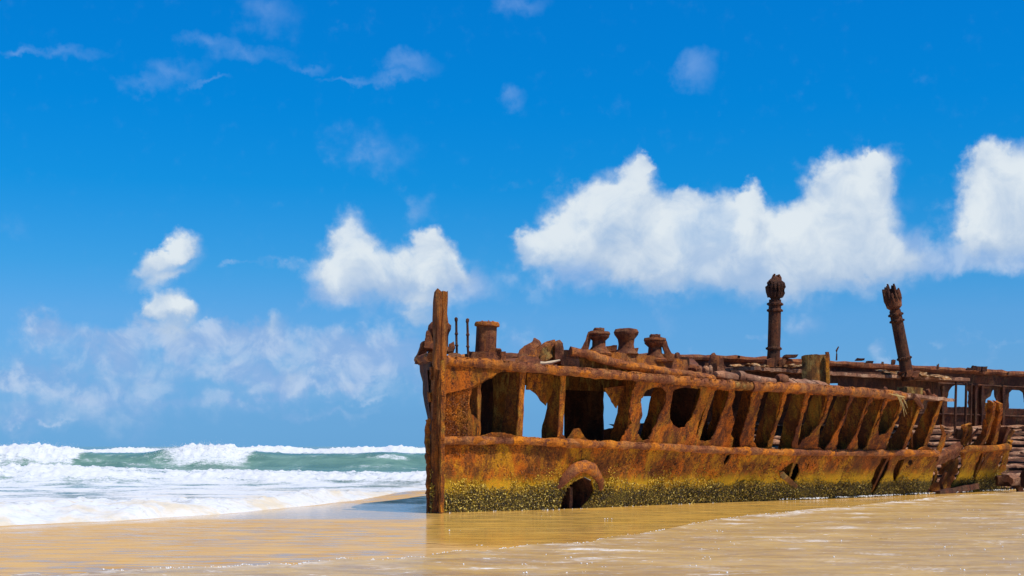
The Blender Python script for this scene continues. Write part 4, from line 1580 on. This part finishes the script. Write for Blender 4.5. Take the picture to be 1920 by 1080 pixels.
    # inner keelson and floors so that the hull is not empty
    for i, px in enumerate((930, 1010, 1250, 1400, 1550, 1680)):
        p, n = near(px, 900, 1.6)
        MB().box(Vector((p.x, p.y, 0.25)), NRM * 1.3, ALONG * 0.05, Vector((0, 0, 0.32)), (4, 1, 2), 0.06, 3).build('floor_frame', 'dark', ship)


build_far_side()


def build_decks():
    # forecastle deck from the port rail across to starboard
    mb = MB()
    rows = []
    pxs = np.linspace(836, 1352, 44)
    svals = np.linspace(0.1, 4.75, 44)
    for px, s in zip(pxs, svals):
        a = near(px, lerp_tab(RAIL, px) - 2, 0.02)[0]
        b = far_top(s)
        r = [a.lerp(b, f) for f in np.linspace(0, 1, 14)]
        rows.append([rough_v(p + Vector((0, 0, -0.03)), 0.035, 1.5) for p in r])
    c = 14
    vs = [p for r in rows for p in r]
    k0 = len(vs)
    vs += [p - Vector((0, 0, 0.09)) for p in vs]
    fs = []
    R = len(rows)
    for i in range(R - 1):
        for j in range(c - 1):
            q = (i * c + j, (i + 1) * c + j, (i + 1) * c + j + 1, i * c + j + 1)
            fs += [q, tuple(k0 + v for v in q[::-1])]
    for i in range(R - 1):
        for j in (0, c - 1):
            fs.append((i * c + j, (i + 1) * c + j, k0 + (i + 1) * c + j, k0 + i * c + j))
    for j in range(c - 1):
        for i in (0, R - 1):
            fs.append((i * c + j, i * c + j + 1, k0 + i * c + j + 1, k0 + i * c + j))
    mb.add(vs, fs)
    mb.build('deck', ['deck'], ship)
    # side strip of deck left along the port rail further aft
    mb = MB()
    for x0, x1, wd in ((1340, 1470, .9), (1470, 1560, .7), (1560, 1700, .55), (1690, 1772, .8)):
        for i in range(6):
            pa = near(x0 + (x1 - x0) * i / 6, lerp_tab(RAIL, x0 + (x1 - x0) * i / 6) - 3, 0.1 + wd / 2)[0]
            pb = near(x0 + (x1 - x0) * (i + 1) / 6, lerp_tab(RAIL, x0 + (x1 - x0) * (i + 1) / 6) - 3, 0.1 + wd / 2)[0]
            mb.box((pa + pb) / 2 + Vector((0, 0, -.02)), (pb - pa) / 2, NRM * wd / 2 - Vector((0, 0, 0.03)), Vector((0, 0, 0.05)), (3, 3, 1), 0.05, 3)
    mb.build('deck_edge', 'slat', ship)
    # deck left along the starboard wall, carrying the ventilator posts
    def strip(s0, s1, w0, w1, z0, z1, name):
        mb = MB()
        n = 26
        rows = []
        for i in range(n + 1):
            f = i / n
            s = s0 + (s1 - s0) * f
            t = far_top(s)
            t = Vector((t.x, t.y, 0)) + NRM * 0.02
            w = w0 + (w1 - w0) * f + 0.25 * noise.noise(Vector((f * 9, s0, 0)))
            z = z0 + (z1 - z0) * f
            rows.append([t + NRM * w * g + Vector((0, 0, z + 0.05 * noise.noise(Vector((f * 14, g * 3, 0))))) for g in (0, .33, .66, 1)])
        vs = [p for r in rows for p in r]
        k0 = len(vs)
        vs += [p - Vector((0, 0, 0.13)) for p in vs]
        fs = []
        for i in range(n):
            for j in range(3):
                q = (i * 4 + j, i * 4 + j + 1, (i + 1) * 4 + j + 1, (i + 1) * 4 + j)
                fs += [q[::-1], tuple(k0 + v for v in q)]
            fs += [(i * 4 + 3, (i + 1) * 4 + 3, k0 + (i + 1) * 4 + 3, k0 + i * 4 + 3)]
        for i in (0, n):
            fs += [(i * 4 + j, i * 4 + j + 1, k0 + i * 4 + j + 1, k0 + i * 4 + j) for j in range(3)]
        mb.add(vs, fs)
        mb.build(name, 'slat', ship)
    strip(4.85, 5.15, 2.4, 2.6, 4.72, 4.68, 'deck_edge')
    strip(5.15, 5.62, 2.2, 2.2, 4.70, 4.66, 'deck_edge')
    strip(5.62, 6.02, 2.4, 3.2, 4.66, 4.62, 'deck_edge')
    # coaming hanging below it
    cv = []
    for i in range(12):
        s = 4.75 + 1.3 * i / 11
        t = far_top(s)
        q = Vector((t.x, t.y, 0)) + NRM * 1.9
        cv.append((q.x, q.y))
    cs = curtain(cv)
    poly = [(1362, 694), (1500, 694), (1640, 698), (1758, 708), (1766, 745), (1700, 752), (1573, 745), (1572, 719), (1554, 719), (1553, 742), (1450, 735), (1362, 728)]
    plate(cs, poly, [], thick=0.06, jag=0.8, grid=12, dent=0.03, seed=15).build('coaming', 'dark', ship)


build_decks()


def fit(px, py, D):
    return at(px, py, D)


def bolts(mb, c, r, n, s, axis=(0, 0, 1)):
    q = Vector((0, 0, 1)).rotation_difference(Vector(axis).normalized())
    for k in range(n):
        a = 2 * math.pi * k / n
        mb.lathe([(s, -s), (s * 1.1, 0), (s, s)], Vector(c) + q @ Vector((math.cos(a) * r, math.sin(a) * r, 0)), 6, axis, 0.004, 20)


def build_fittings():
    # behind the stem: bow bollard and chain bits
    D = 38.2
    k = D / F
    mb = MB().lathe([(22 * k, 0), (24 * k, 6 * k), (16 * k, 14 * k), (15 * k, 34 * k), (18 * k, 40 * k), (22 * k, 46 * k), (21 * k, 54 * k), (14 * k, 60 * k), (5 * k, 62 * k)],
                    fit(824, 664, D), 18, amp=0.03, scale=6)
    mb.build('bollard', 'deck', ship, label='round headed bollard half hidden behind the stem post')
    for n_, pl in enumerate(([(796, 652), (797, 626), (800, 619), (806, 622), (812, 640), (812, 655)], [(840, 660), (842, 645), (850, 640), (853, 648), (848, 658)], [(838, 672), (842, 660), (864, 663), (866, 674)])):
        slab(pl, 37.6, 0.5, 0.1, 0, 1.6, 0.05, 74 + n_, 5).build('chain_stopper', 'deck', ship)
    slab([(781, 680), (783, 668), (792, 640), (798, 638), (800, 655), (799, 672), (797, 680)], 37.9, 0.25, 0.1, 0.3, 1.4, 0.04, 78, 5).build('bulwark_stump', 'deck', ship)
    # two thin stanchions
    for px, y0, y1 in ((856.5, 596, 672), (877.5, 599, 674)):
        D = 38.0
        kk = D / F
        a, b = fit(px - 1, y0, D), fit(px, y1, D)
        prof = [(3.0 * kk, 0), (2.2 * kk, 4 * kk), (2.3 * kk, 22 * kk), (3.6 * kk, 24 * kk), (2.3 * kk, 27 * kk), (2.2 * kk, 44 * kk), (3.4 * kk, 46 * kk), (2.2 * kk, 49 * kk), (2.4 * kk, 68 * kk), (3.3 * kk, 71 * kk), (3.2 * kk, 75 * kk), (1.5 * kk, 77 * kk)]
        MB().lathe(prof, b, 10, (a - b), 0.012, 9).build('stanchion', 'dark', ship)
    # drum bollard
    D = 38.6
    k = D / F
    mb = MB().lathe([(20 * k, -4 * k), (19.5 * k, 20 * k), (19 * k, 50 * k)], fit(911, 662, D), 20, (0.03, 0, 1), 0.02, 6)
    b0 = mb.build('bollard', 'deck', ship, label='tall drum bollard with a flat flanged cap')
    mb = MB().lathe([(19 * k, 49 * k), (23.5 * k, 50 * k), (24 * k, 54 * k), (22 * k, 58 * k), (4 * k, 59 * k)], fit(911.5, 662, D), 20, (0.03, 0, 1), 0.012, 6)
    bolts(mb, fit(913, 603, D), 0.16, 5, 0.02)
    mb.build('cap', 'rail', b0)
    mb = MB()
    mb.box(fit(909, 669, D), Vector((31 * k, .1, 0)), Vector((-.1, .45, 0)), Vector((0, 0, 8 * k)), (6, 4, 2), 0.07, 5)
    mb.box(fit(932, 664, D - .2), Vector((8 * k, .0, 0)), Vector((0, .2, 0)), Vector((0, 0, 9 * k)), (3, 2, 2), 0.06, 6)
    mb.build('base', 'deck', b0)
    # collapsed winch bed: two slanting blocks on a rubble foot
    wb = slab([(969, 669), (974, 655), (986, 648), (998, 640), (1001, 633), (1012, 635), (1016, 642), (1004, 654), (990, 668)], 40.0, 0.55, 0.5, 0.2, 1.4, 0.05, 61).build('winch_bed', 'deck', ship, label='collapsed wedge shaped winch bed')
    slab([(984, 673), (996, 660), (1012, 648), (1026, 639), (1040, 637), (1046, 650), (1046, 668), (1036, 677), (1005, 679)], 39.4, 0.7, 0.35, 0.1, 1.2, 0.05, 62).build('side_block', 'rail', wb)
    slab([(1018, 652), (1032, 647), (1037, 652), (1036, 668), (1026, 675), (1014, 675), (1012, 664)], 39.34, 0.08, 0.35, 0.1, 1.2, 0.03, 63).build('face_plate', 'olive', wb)
    slab([(1040, 641), (1050, 637), (1056, 644), (1057, 660), (1053, 673), (1041, 673)], 39.3, 0.6, 0.2, 0.0, 1.6, 0.05, 64).build('end_block', 'deck', wb)
    slab([(965, 679), (968, 668), (985, 664), (1000, 668), (1013, 672), (1030, 675), (1040, 682), (1000, 683)], 39.1, 0.7, 0.6, 0.0, 2.0, 0.06, 65).build('foot', 'deck', wb)
    D = 39.6
    k = D / F
    # dark coaming behind it
    mb = MB()
    mb.box(fit(1075, 681, 40.6), Vector((30 * k, .2, -4 * k)), Vector((0, .2, 0)), Vector((0, 0, 8 * k)), (6, 2, 2), 0.05, 4)
    mb.build('hatch_coaming', 'dark', ship)
    # mooring platform: lit side plate, edge pipe, bed, three heads
    side = [(1088, 664), (1100, 662), (1180, 684), (1284, 701), (1336, 710), (1330, 724), (1240, 714), (1140, 704), (1090, 699)]
    plate(near_off(0.35), side, [], thick=0.05, jag=1.0, grid=7, dent=0.02, seed=17).build('platform_side', 'olive', ship)
    pth = [near(x, y, 0.22)[0] for x, y in ((1070, 659), (1080, 660), (1097, 663), (1115, 669), (1132, 675), (1158, 681), (1183, 687), (1215, 692), (1244, 696), (1284, 702), (1310, 706), (1336, 711))]
    pts = []
    for i in range(len(pth) - 1):
        for f in (0, .33, .66):
            pts.append(pth[i].lerp(pth[i + 1], f))
    pts.append(pth[-1])
    MB().tube(pts, lump_r(pts, 0.125, 0.2), 12, 0.035, 7).build('platform_rail', 'rail', ship)
    D = 43
    k = D / F
    a, b = fit(1082, 664, 42.2), fit(1271, 683, 44.6)
    mb = MB().box((a + b) / 2 + Vector((-.2, .6, -0.03)), (b - a) / 2, Vector((-.5, .6, 0.03)), Vector((0, 0, 0.20)), (14, 4, 2), 0.05, 4)
    mb.build('platform_bed', 'rail', ship)
    # roller fairleads
    for cx, yb, sgn, D, lab in ((1123, 660, -1, 42.8, 'roller fairlead with its bracket on the bow side'), (1228, 672, 1, 44.2, 'roller fairlead with its bracket on the aft side')):
        k = D / F
        base = fit(cx, yb + 3, D)
        mb = MB().lathe([(20 * k, 0), (19 * k, 5 * k), (13 * k, 14 * k), (12.5 * k, 24 * k), (19 * k, 30 * k), (20 * k, 33 * k), (15 * k, 36 * k)], base, 20, amp=0.012, scale=8)
        o = mb.build('roller_fairlead', 'deck', ship, label=lab)
        mb = MB().lathe([(20 * k, 34 * k), (21.5 * k, 37 * k), (20 * k, 41 * k), (10.5 * k, 42 * k), (10.5 * k, 46 * k), (7 * k, 48 * k), (3 * k, 48 * k)], base, 20, amp=0.012, scale=8)
        bolts(mb, base + Vector((0, 0, 46 * k)), 8 * k, 5, 2.2 * k)
        mb.build('cap', 'deck', o)
        mb = MB()
        x = lambda v: cx + sgn * v
        prof = [(x(-8), yb - 41), (x(6), yb - 42), (x(17), yb - 39), (x(22), yb - 33), (x(24), yb - 24), (x(30), yb - 12), (x(36), yb - 2), (x(38), yb + 5), (x(20), yb + 4), (x(19), yb - 8), (x(15), yb - 24), (x(12), yb - 32), (x(-8), yb - 34)]
        slab(prof, D - 0.20, 0.22, 0.05, 0, 0.8, 0.015, 66 + sgn, 5, mb)
        slab(prof, D + 0.22, 0.18, 0.05, 0, 0.8, 0.015, 68 + sgn, 5, mb)
        mb.build('bracket', 'deck', o)
        mb = MB().lathe([(24 * k, -4 * k), (25 * k, 0), (20 * k, 3 * k)], base, 18, amp=0.02, scale=7)
        mb.build('base', 'rail', o)
    D = 43.5
    k = D / F
    base = fit(1174, 664, D)
    mb = MB().lathe([(24 * k, 0), (22 * k, 3 * k), (16 * k, 9 * k), (14.5 * k, 18 * k), (16 * k, 28 * k), (22 * k, 36 * k), (23.5 * k, 41 * k), (21 * k, 46 * k), (12 * k, 48 * k), (3 * k, 48 * k)],
                    base, 22, amp=0.014, scale=8)
    mb.build('bollard', 'deck', ship, label='mushroom headed bollard between the two roller fairleads')
    MB().box(fit(1146, 655, D + .9), Vector((10 * k, 0, 0)), Vector((0, .2, 0)), Vector((0, 0, 6 * k)), (3, 2, 2), 0.05, 5).build('deck_lug', 'rail', ship)
    MB().box(fit(1190, 660, D + .5), Vector((5 * k, 0, 0)), Vector((0, .2, 0)), Vector((0, 0, 7 * k)), (2, 2, 2), 0.05, 5).build('deck_lug', 'rail', ship)
    # stumps and lumps aft of the platform
    D = 45
    k = D / F
    MB().lathe([(6 * k, -14 * k), (5.5 * k, 0), (5.8 * k, 8 * k), (3.8 * k, 13 * k), (1 * k, 14 * k)], fit(1269.5, 675, D), 12, (0.05, 0, 1), 0.02, 7).build('deck_stump', 'deck', ship, label='rounded upright stump aft of the platform')
    MB().box(fit(1284, 681, D), Vector((7.5 * k, .03, -.3 * k)), Vector((0, .15, 0)), Vector((0, 0, 11 * k)), (3, 2, 4), 0.03, 6).build('deck_stump', 'dark', ship, label='square dark stump aft of the platform')
    MB().tube([fit(1277, 690, D), fit(1290, 689, D), fit(1302, 691, D), fit(1306, 696, D)], [7 * k, 8 * k, 7 * k, 4 * k], 10, 0.05, 8).build('deck_lug', 'deck', ship)
    MB().lathe([(6 * k, -8 * k), (6 * k, 3 * k), (3 * k, 6 * k), (3 * k, 8 * k)], fit(1310, 694, D), 12, amp=0.02, scale=8).build('deck_lug', 'deck', ship)
    D = 45.6
    k = D / F
    for px, r in ((1323, 7), (1332, 5)):
        MB().lathe([(r * .8 * k, -10 * k), (r * k, -2 * k), (r * .9 * k, 5 * k), (r * .4 * k, 9 * k)], fit(px, 694, D), 12, (0, -.3, 1), 0.025, 8).build('deck_lug', 'slat', ship)
    MB().box(fit(1325, 684, D), Vector((3 * k, 0, 0)), Vector((0, .06, 0)), Vector((0, 0, 3.5 * k)), (2, 2, 2), 0.02, 8).build('deck_lug', 'deck', ship)
    ms = slab([(1330, 701), (1331, 676), (1334, 663), (1340, 661), (1343, 668), (1348, 667), (1351, 673), (1356, 670), (1358, 684), (1362, 700)], 46.2, 0.45, 0.1, 0, 2.0, 0.05, 71, 5).build('machine_stump', 'deck', ship, label='jagged standing remnant of deck machinery')
    slab([(1331, 682), (1344, 680), (1344, 701), (1332, 701)], 45.95, 0.2, 0, 0, 1, 0.02, 72, 5).build('plate_face', 'dark', ms)
    slab([(1345, 686), (1353, 680), (1359, 692), (1366, 704), (1344, 705)], 45.7, 0.3, 0.2, 0, 1.5, 0.04, 73, 5).build('foot', 'deck', ms)
    # shaft lying along the port edge with collars, and a wheel at its end
    p = [near(x, y, 0.25)[0] for x, y in ((1340, 702), (1355, 704), (1380, 708))]
    MB().tube(p, [.10, .13, .125], 12, 0.03, 7).build('winch_shaft', 'slat', ship)
    p = [near(x, y, 0.25)[0] for x, y in ((1383, 705), (1389, 706), (1394, 707))]
    MB().tube(p, [.15, .165, .15], 14, 0.02, 7).build('shaft_collar', 'slat', ship)
    p = [near(x, y, 0.25)[0] for x, y in ((1396, 709), (1410, 711), (1430, 714), (1452, 717))]
    MB().tube(p, [.12, .125, .115, .105], 12, 0.03, 7).build('winch_shaft', 'slat', ship)
    p = [near(x, y, 0.28)[0] for x, y in ((1457, 711), (1461, 711), (1466, 712), (1472, 713))]
    MB().tube(p, [.12, .165, .17, .155], 16, 0.02, 7).build('shaft_wheel', 'deck', ship)
    # ventilator / king posts
    for nm, top, bot, D, w, crown, lab in (('a', (1453.5, 562), (1450, 682), 55.0, 12.3, [(-13, 30), (-9, 34), (-5, 40), (0, 46), (4, 42), (7, 38), (11, 34), (14, 26), (-15, 20), (2, 36)], 'upright ventilator post with a splintered bulbous head'),
                                           ('b', (1678, 582), (1701, 700), 59.0, 11.6, [(-12, 26), (-8, 32), (-3, 50), (1, 45), (5, 42), (9, 40), (13, 34), (-15, 24), (15, 28)], 'leaning ventilator post with a head of broken staves')):
        k = D / F
        a, b = fit(*top, D), fit(*bot, D)
        ax = (a - b).normalized()
        L = (a - b).length
        mb = MB().lathe([(w * 1.0 * k, -0.3), (w * 1.02 * k, 0.02), (w * .98 * k, L * .2), (w * .97 * k, L * .5), (w * .95 * k, L * .85), (w * .92 * k, L)], b, 18, ax, 0.02, 5)
        post = mb.build('ventilator_post', 'dark', ship, label=lab)
        for f, r, h in ((.235, 1.10, 3.0), (.83, 1.10, 2.6), (.93, 1.12, 3.0)):
            c = b + ax * (L * f)
            mb = MB().lathe([(w * k, -h * k), (w * r * k, -h * .7 * k), (w * r * 1.03 * k, 0), (w * r * k, h * .7 * k), (w * k, h * k)], c, 18, ax, 0.015, 8)
            bolts(mb, c, w * r * k, 10, 1.7 * k, ax)
            mb.build('collar', 'dark', post)
        hd = a + ax * (2 * k)
        if nm == 'a':
            prof = [(w * .70 * k, -5 * k), (w * .72 * k, 0), (w * 1.0 * k, 4 * k), (w * 1.12 * k, 12 * k), (w * 1.16 * k, 22 * k), (w * 1.0 * k, 30 * k), (w * .62 * k, 38 * k), (w * .2 * k, 42 * k)]
        else:
            prof = [(w * .70 * k, -5 * k), (w * .80 * k, 0), (w * 1.22 * k, 4 * k), (w * 1.32 * k, 12 * k), (w * 1.36 * k, 19 * k), (w * 1.15 * k, 19.5 * k), (w * .9 * k, 24 * k), (w * .3 * k, 26 * k)]
        MB().lathe(prof, hd, 18, ax, 0.02, 7).build('head', 'deck' if nm == 'b' else 'dark', post)
        sx = Vector((1, 0, 0))
        sx = (sx - ax * sx.dot(ax)).normalized()
        sy = ax.cross(sx)
        rs_ = random.Random(11)
        for i in range(20):
            an = 2 * math.pi * i / 14 + rs_.uniform(-.08, .08)
            ring = 1.0 if i < 14 else 0.5
            rad = sx * math.cos(an) + sy * math.sin(an)
            if nm == 'a':
                hh = rs_.uniform(30, 36) if ring == 1 else rs_.uniform(40, 47)
                pr = ((.95, 3), (1.18, 12), (1.30, 22), (1.16, .78 * hh + 3), (.80, hh))
                rr = [3.0, 3.6, 3.7, 3.2, 2.0]
            else:
                hh = rs_.uniform(30, 44) if ring == 1 else rs_.uniform(36, 50)
                pr = ((1.0, 8), (1.22, 18), (1.24, 24), (1.22, .8 * hh + 3), (1.20, hh))
                rr = [3.0, 3.2, 3.0, 2.7, 1.7]
            pts = [hd + rad * (w * q * ring * k) + ax * (z * k) for q, z in pr]
            MB().tube(pts, [r * k for r in rr], 7, 0.018, 9).build('stave', 'dark', post)
        c = b + Vector((0, -.05, -.08))
        mb = MB()
        for i in range(7):
            an = random.uniform(0, 6.28)
            mb.box(c + Vector((math.cos(an) * .28, math.sin(an) * .25, random.uniform(0, .12))), Vector((.14, .03, .02)), Vector((-.03, .12, 0)), Vector((.02, 0, random.uniform(.06, .16))), (2, 2, 2), 0.06, 6)
        mb.build('base', 'deck', post)
    # tank-like plate box standing at the edge
    D = 53
    k = D / F
    prof = [(1503, 668), (1511, 665), (1530, 664), (1546, 666), (1556, 664), (1556, 722), (1503, 724)]
    flat = curtain([(at(1490, 690, D).x, D + .1), (at(1512, 690, D).x, D - .25), (at(1530, 690, D).x, D - .32), (at(1546, 690, D).x, D - .25), (at(1570, 690, D).x, D + .35)])
    plate(flat, prof, [], thick=0.9, jag=1.0, step=3, grid=6, dent=0.015, seed=18).build('tank', 'olive', ship, label='boxy tank streaked pale yellow and brown')
    a, b = fit(1551, 660, D - .4), fit(1552, 722, D - .4)
    MB().box((a + b) / 2, Vector((3 * k, .0, 0)), Vector((0, .06, 0)), (a - b) / 2, (1, 1, 8), 0.02, 6).build('tank_edge', 'flange', ship)
    # crooked rod and lumps on the starboard rail
    D = 59.2
    k = D / F
    p = [fit(1568.5, 676, D), fit(1569, 664, D), fit(1568.5, 657, D), fit(1571, 653, D), fit(1572.5, 650, D)]
    MB().tube(p, [1.7 * k, 1.5 * k, 1.9 * k, 1.4 * k, 1.0 * k], 6, 0.015, 8).build('rod', 'dark', ship)
    for px, py, w, h, D in ((1655, 681, 2.3, 2.5, 61.5), (1675, 679, 3.6, 4.5, 61.8), (1757, 688, 1.0, 4.5, 63.5), (1759.5, 687, 1.1, 5, 63.5), (1816, 692, 4.5, 2.2, 65), (1826, 690, 4, 4.2, 65.2),
                            (1835, 691, 3.8, 4.2, 65.5), (1845, 692, 4.8, 4.6, 65.8), (1891, 700, 1.5, 3, 67), (1612, 674, 7, 2.2, 60.5), (1630, 679, 6, 1.8, 61), (1481, 668, 12, 2.5, 58.3), (1385, 669, 2.2, 2, 55.8)):
        k = D / F
        MB().box(fit(px, py, D), Vector((w * k, .02, 0)), Vector((0, w * k, 0)), Vector((w * k * .15, 0, h * k)), (2, 2, 2), 0.03 if w > 2 else .008, 7).build('rail_lump', 'dark', ship)
    # sun-bleached scale lying on the starboard deck
    rs = random.Random(5)
    for lo, hi, s0, n in ((1380, 1440, 0, 9), (1455, 1497, 0, 7), (1652, 1692, 1, 9), (1704, 1775, 1, 16)):
        for i in range(n):
            px = rs.uniform(lo, hi)
            if s0 == 0:
                D, py = rs.uniform(54.2, 55.2), rs.uniform(684, 689)
            else:
                D, py = rs.uniform(59.0, 60.5), lerp_tab([(1650, 697), (1780, 708)], px) + rs.uniform(-4, 2)
            k = D / F
            an = rs.uniform(-.3, .3)
            MB().box(fit(px, py, D), Vector((rs.uniform(4, 11) * k, .05, an * .06)), Vector((-.05, rs.uniform(.10, .3), rs.uniform(-.03, .06))), Vector((0, 0, rs.uniform(.4, .9) * k)), (4, 3, 1), 0.03, 9).build('rust_flake', 'pale', ship)
    # clutter on the port edge aft
    D = 49
    k = D / F
    mb = MB().box(fit(1706, 734, D), Vector((16 * k, .1, -1 * k)), Vector((-.1, .25, 0)), Vector((0, 0, 7.5 * k)), (6, 3, 3), 0.04, 6)
    mb.build('deck_box', 'olive', ship, label='low rust mottled box at the after end of the port edge')
    for px, py, w, h in ((1730, 737, 7, 6), (1740, 736, 6, 6), (1722, 742, 10, 4), (1752, 744, 9, 3), (1660, 731, 6, 5), (1634, 731, 3, 3), (1678, 737, 4, 3), (1613, 729, 3, 3)):
        MB().lathe([(w * k, -h * k), (w * .9 * k, 0), (w * .5 * k, h * k)], fit(px, py, D), 8, (random.uniform(-.3, .3), -.3, 1), 0.05, 7).build('deck_lug', 'deck', ship)
    p = [near(x, y, -0.05)[0] for x, y in ((1712, 742), (1720, 750), (1724, 757), (1728, 762), (1731, 765), (1729, 769), (1723, 768))]
    MB().tube(p, [.09, .10, .085, .05, .035, .035, .03], 8, 0.03, 7).build('hook', 'deck', ship)
    # plank-like pieces on the port edge (lit) near the tank
    mb = MB()
    for px in (1480, 1498, 1518, 1538):
        mb.box(near(px, lerp_tab(RAIL, px) - 10, 0.35)[0], ALONG * 0.2, NRM * 0.2 - Vector((0, 0, .08)), Vector((0, 0, .05)), (3, 2, 1), 0.05, 5)
    mb.build('deck_edge', 'slat', ship)


build_fittings()
for n_, (q, r) in enumerate((([(1762, 842), (1770, 826), (1783, 812)], .05), ([(1800, 838), (1806, 822), (1812, 806), (1806, 798)], .06), ([(1816, 838), (1822, 818), (1834, 804)], .05),
                             ([(1748, 905), (1756, 888), (1752, 872), (1760, 866)], .05), ([(1768, 928), (1764, 905), (1774, 884)], .06), ([(1884, 832), (1894, 815), (1900, 806)], .09))):
    pp = [near(x, y, 0.35)[0] for x, y in q]
    MB().tube(pp, r, 6, 0.03, 7).build('bent_bar', 'web' if n_ % 2 else 'deck', ship)
for n_, q in enumerate(([(1796, 806), (1814, 806), (1816, 826), (1795, 824)], [(1806, 800), (1822, 794), (1824, 815), (1814, 836), (1804, 834)], [(1746, 912), (1760, 905), (1768, 926), (1752, 931)])):
    plate(near_off(0.8), q, [], thick=0.12, jag=2.2, step=3, grid=6, dent=0.05, seed=95 + n_).build('torn_plate', ('dark', 'flange', 'web')[n_], ship)


# ------------------------------------------------------------------ loose things
def loose_tube(name, pts, rad, mat, label, cat, n=8, amp=0.02, group=None):
    o = pts[0]
    return MB().tube(pts, rad, n, amp, 6).build(name, mat, None, origin=(o.x, o.y, max(0, o.z)), label=label, cat=cat, group=group)


D = 39.0
loose_tube('driftwood', [at(1013, 681, D), at(1022, 682, D), at(1034, 680, D), at(1050, 675.5, D)], [.05, .045, .05, .025], 'wood', 'pale bent stick of driftwood lying on the deck beside the collapsed winch bed', 'driftwood', 8, 0.015)

a, b = near(1757, 926, -0.25)[0], near(1829, 911, -0.12)[0]
MB().box((a + b) / 2, (b - a) / 2, NRM * 0.14, Vector((-0.02, 0, 0.10)), (10, 2, 2), 0.035, 4).build('fallen_beam', 'dark', None, origin=((a.x + b.x) / 2, (a.y + b.y) / 2, 0), label='dark flat iron beam leaning on the foot of the broken side plate', cat='iron beam')

for i, (pts, rad, mt, lab) in enumerate((
        ([(1868, 901), (1885, 900), (1900, 904), (1930, 906)], [.20, .22, .2, .16], 'dark', 'thick dark iron beam lying at the waterline under the pale orange slab'),
        ([(1880, 890), (1886, 882), (1889, 878)], [.05, .04, .06], 'slat', 'short knobbed rod standing out of the waterline debris'),
        ([(1905, 907), (1912, 915), (1914, 928)], [.12, .14, .15], 'dark', 'short dark stub of beam dropping into the water beside the slab'))):
    loose_tube(('iron_beam', 'iron_rod', 'beam_stub')[i], [at(x, y, 53.2) for x, y in pts], rad, mt, lab, ('iron beam', 'rod', 'iron beam')[i], 8, 0.05)
c = at(1908, 899, 52.6)
MB().box(c, Vector((0.42, .1, -.02)), Vector((-.05, .35, .08)), Vector((0.02, 0, 0.13)), (6, 4, 2), 0.07, 4).build('rusty_slab', 'slat', None, origin=(c.x, c.y, 0), label='pale orange slab of rusted plate resting on the debris at the waterline', cat='slab')
c = at(1938, 896, 52.2)
MB().box(c, Vector((0.38, .1, .02)), Vector((-.05, .3, .05)), Vector((0.02, 0, 0.28)), (4, 3, 3), 0.09, 4).build('iron_chunk', 'dark', None, origin=(c.x, c.y, 0), label='dark lumpy chunk of wreckage at the edge of the waterline debris', cat='wreckage')
near_flap = [(1463, 886), (1470, 885), (1484, 898), (1497, 911), (1494, 917), (1480, 908), (1466, 897)]
plate(near_off(-0.06), near_flap, [], thick=0.06, jag=1.0, step=3, grid=6, dent=0.03, seed=91).build('plate_flap', 'olive', ship)
MB().tube([near(1709, 762, 0.2)[0], near(1709, 800, 0.25)[0], near(1709.5, 846, 0.2)[0]], .03, 6, .012, 8).build('stanchion', 'web', ship)
# frayed rope at the end of the port rail
p0 = near(1684, 742, -0.14)[0]
mb = MB()
for i, (x, y) in enumerate(((1690, 762), (1695, 770), (1700, 777), (1696, 781), (1698, 757), (1702, 765), (1688, 752), (1672, 740), (1666, 738))):
    e = near(x, y, -0.2)[0]
    s = near(1680 + i * 2, 738 + i * .8, -0.15)[0]
    m_ = s.lerp(e, .5) + NRM * 0.03
    mb.tube([s, m_, e], [.016, .012, .006], 5, 0.01, 9)
mb.build('frayed_rope', 'rope', None, origin=p0, label='tuft of frayed straw coloured rope hanging from the end of the port deck rail', cat='rope')
p = [near(x, y, -0.13)[0] for x, y in ((1678, 745), (1686, 741), (1694, 746), (1700, 752))]
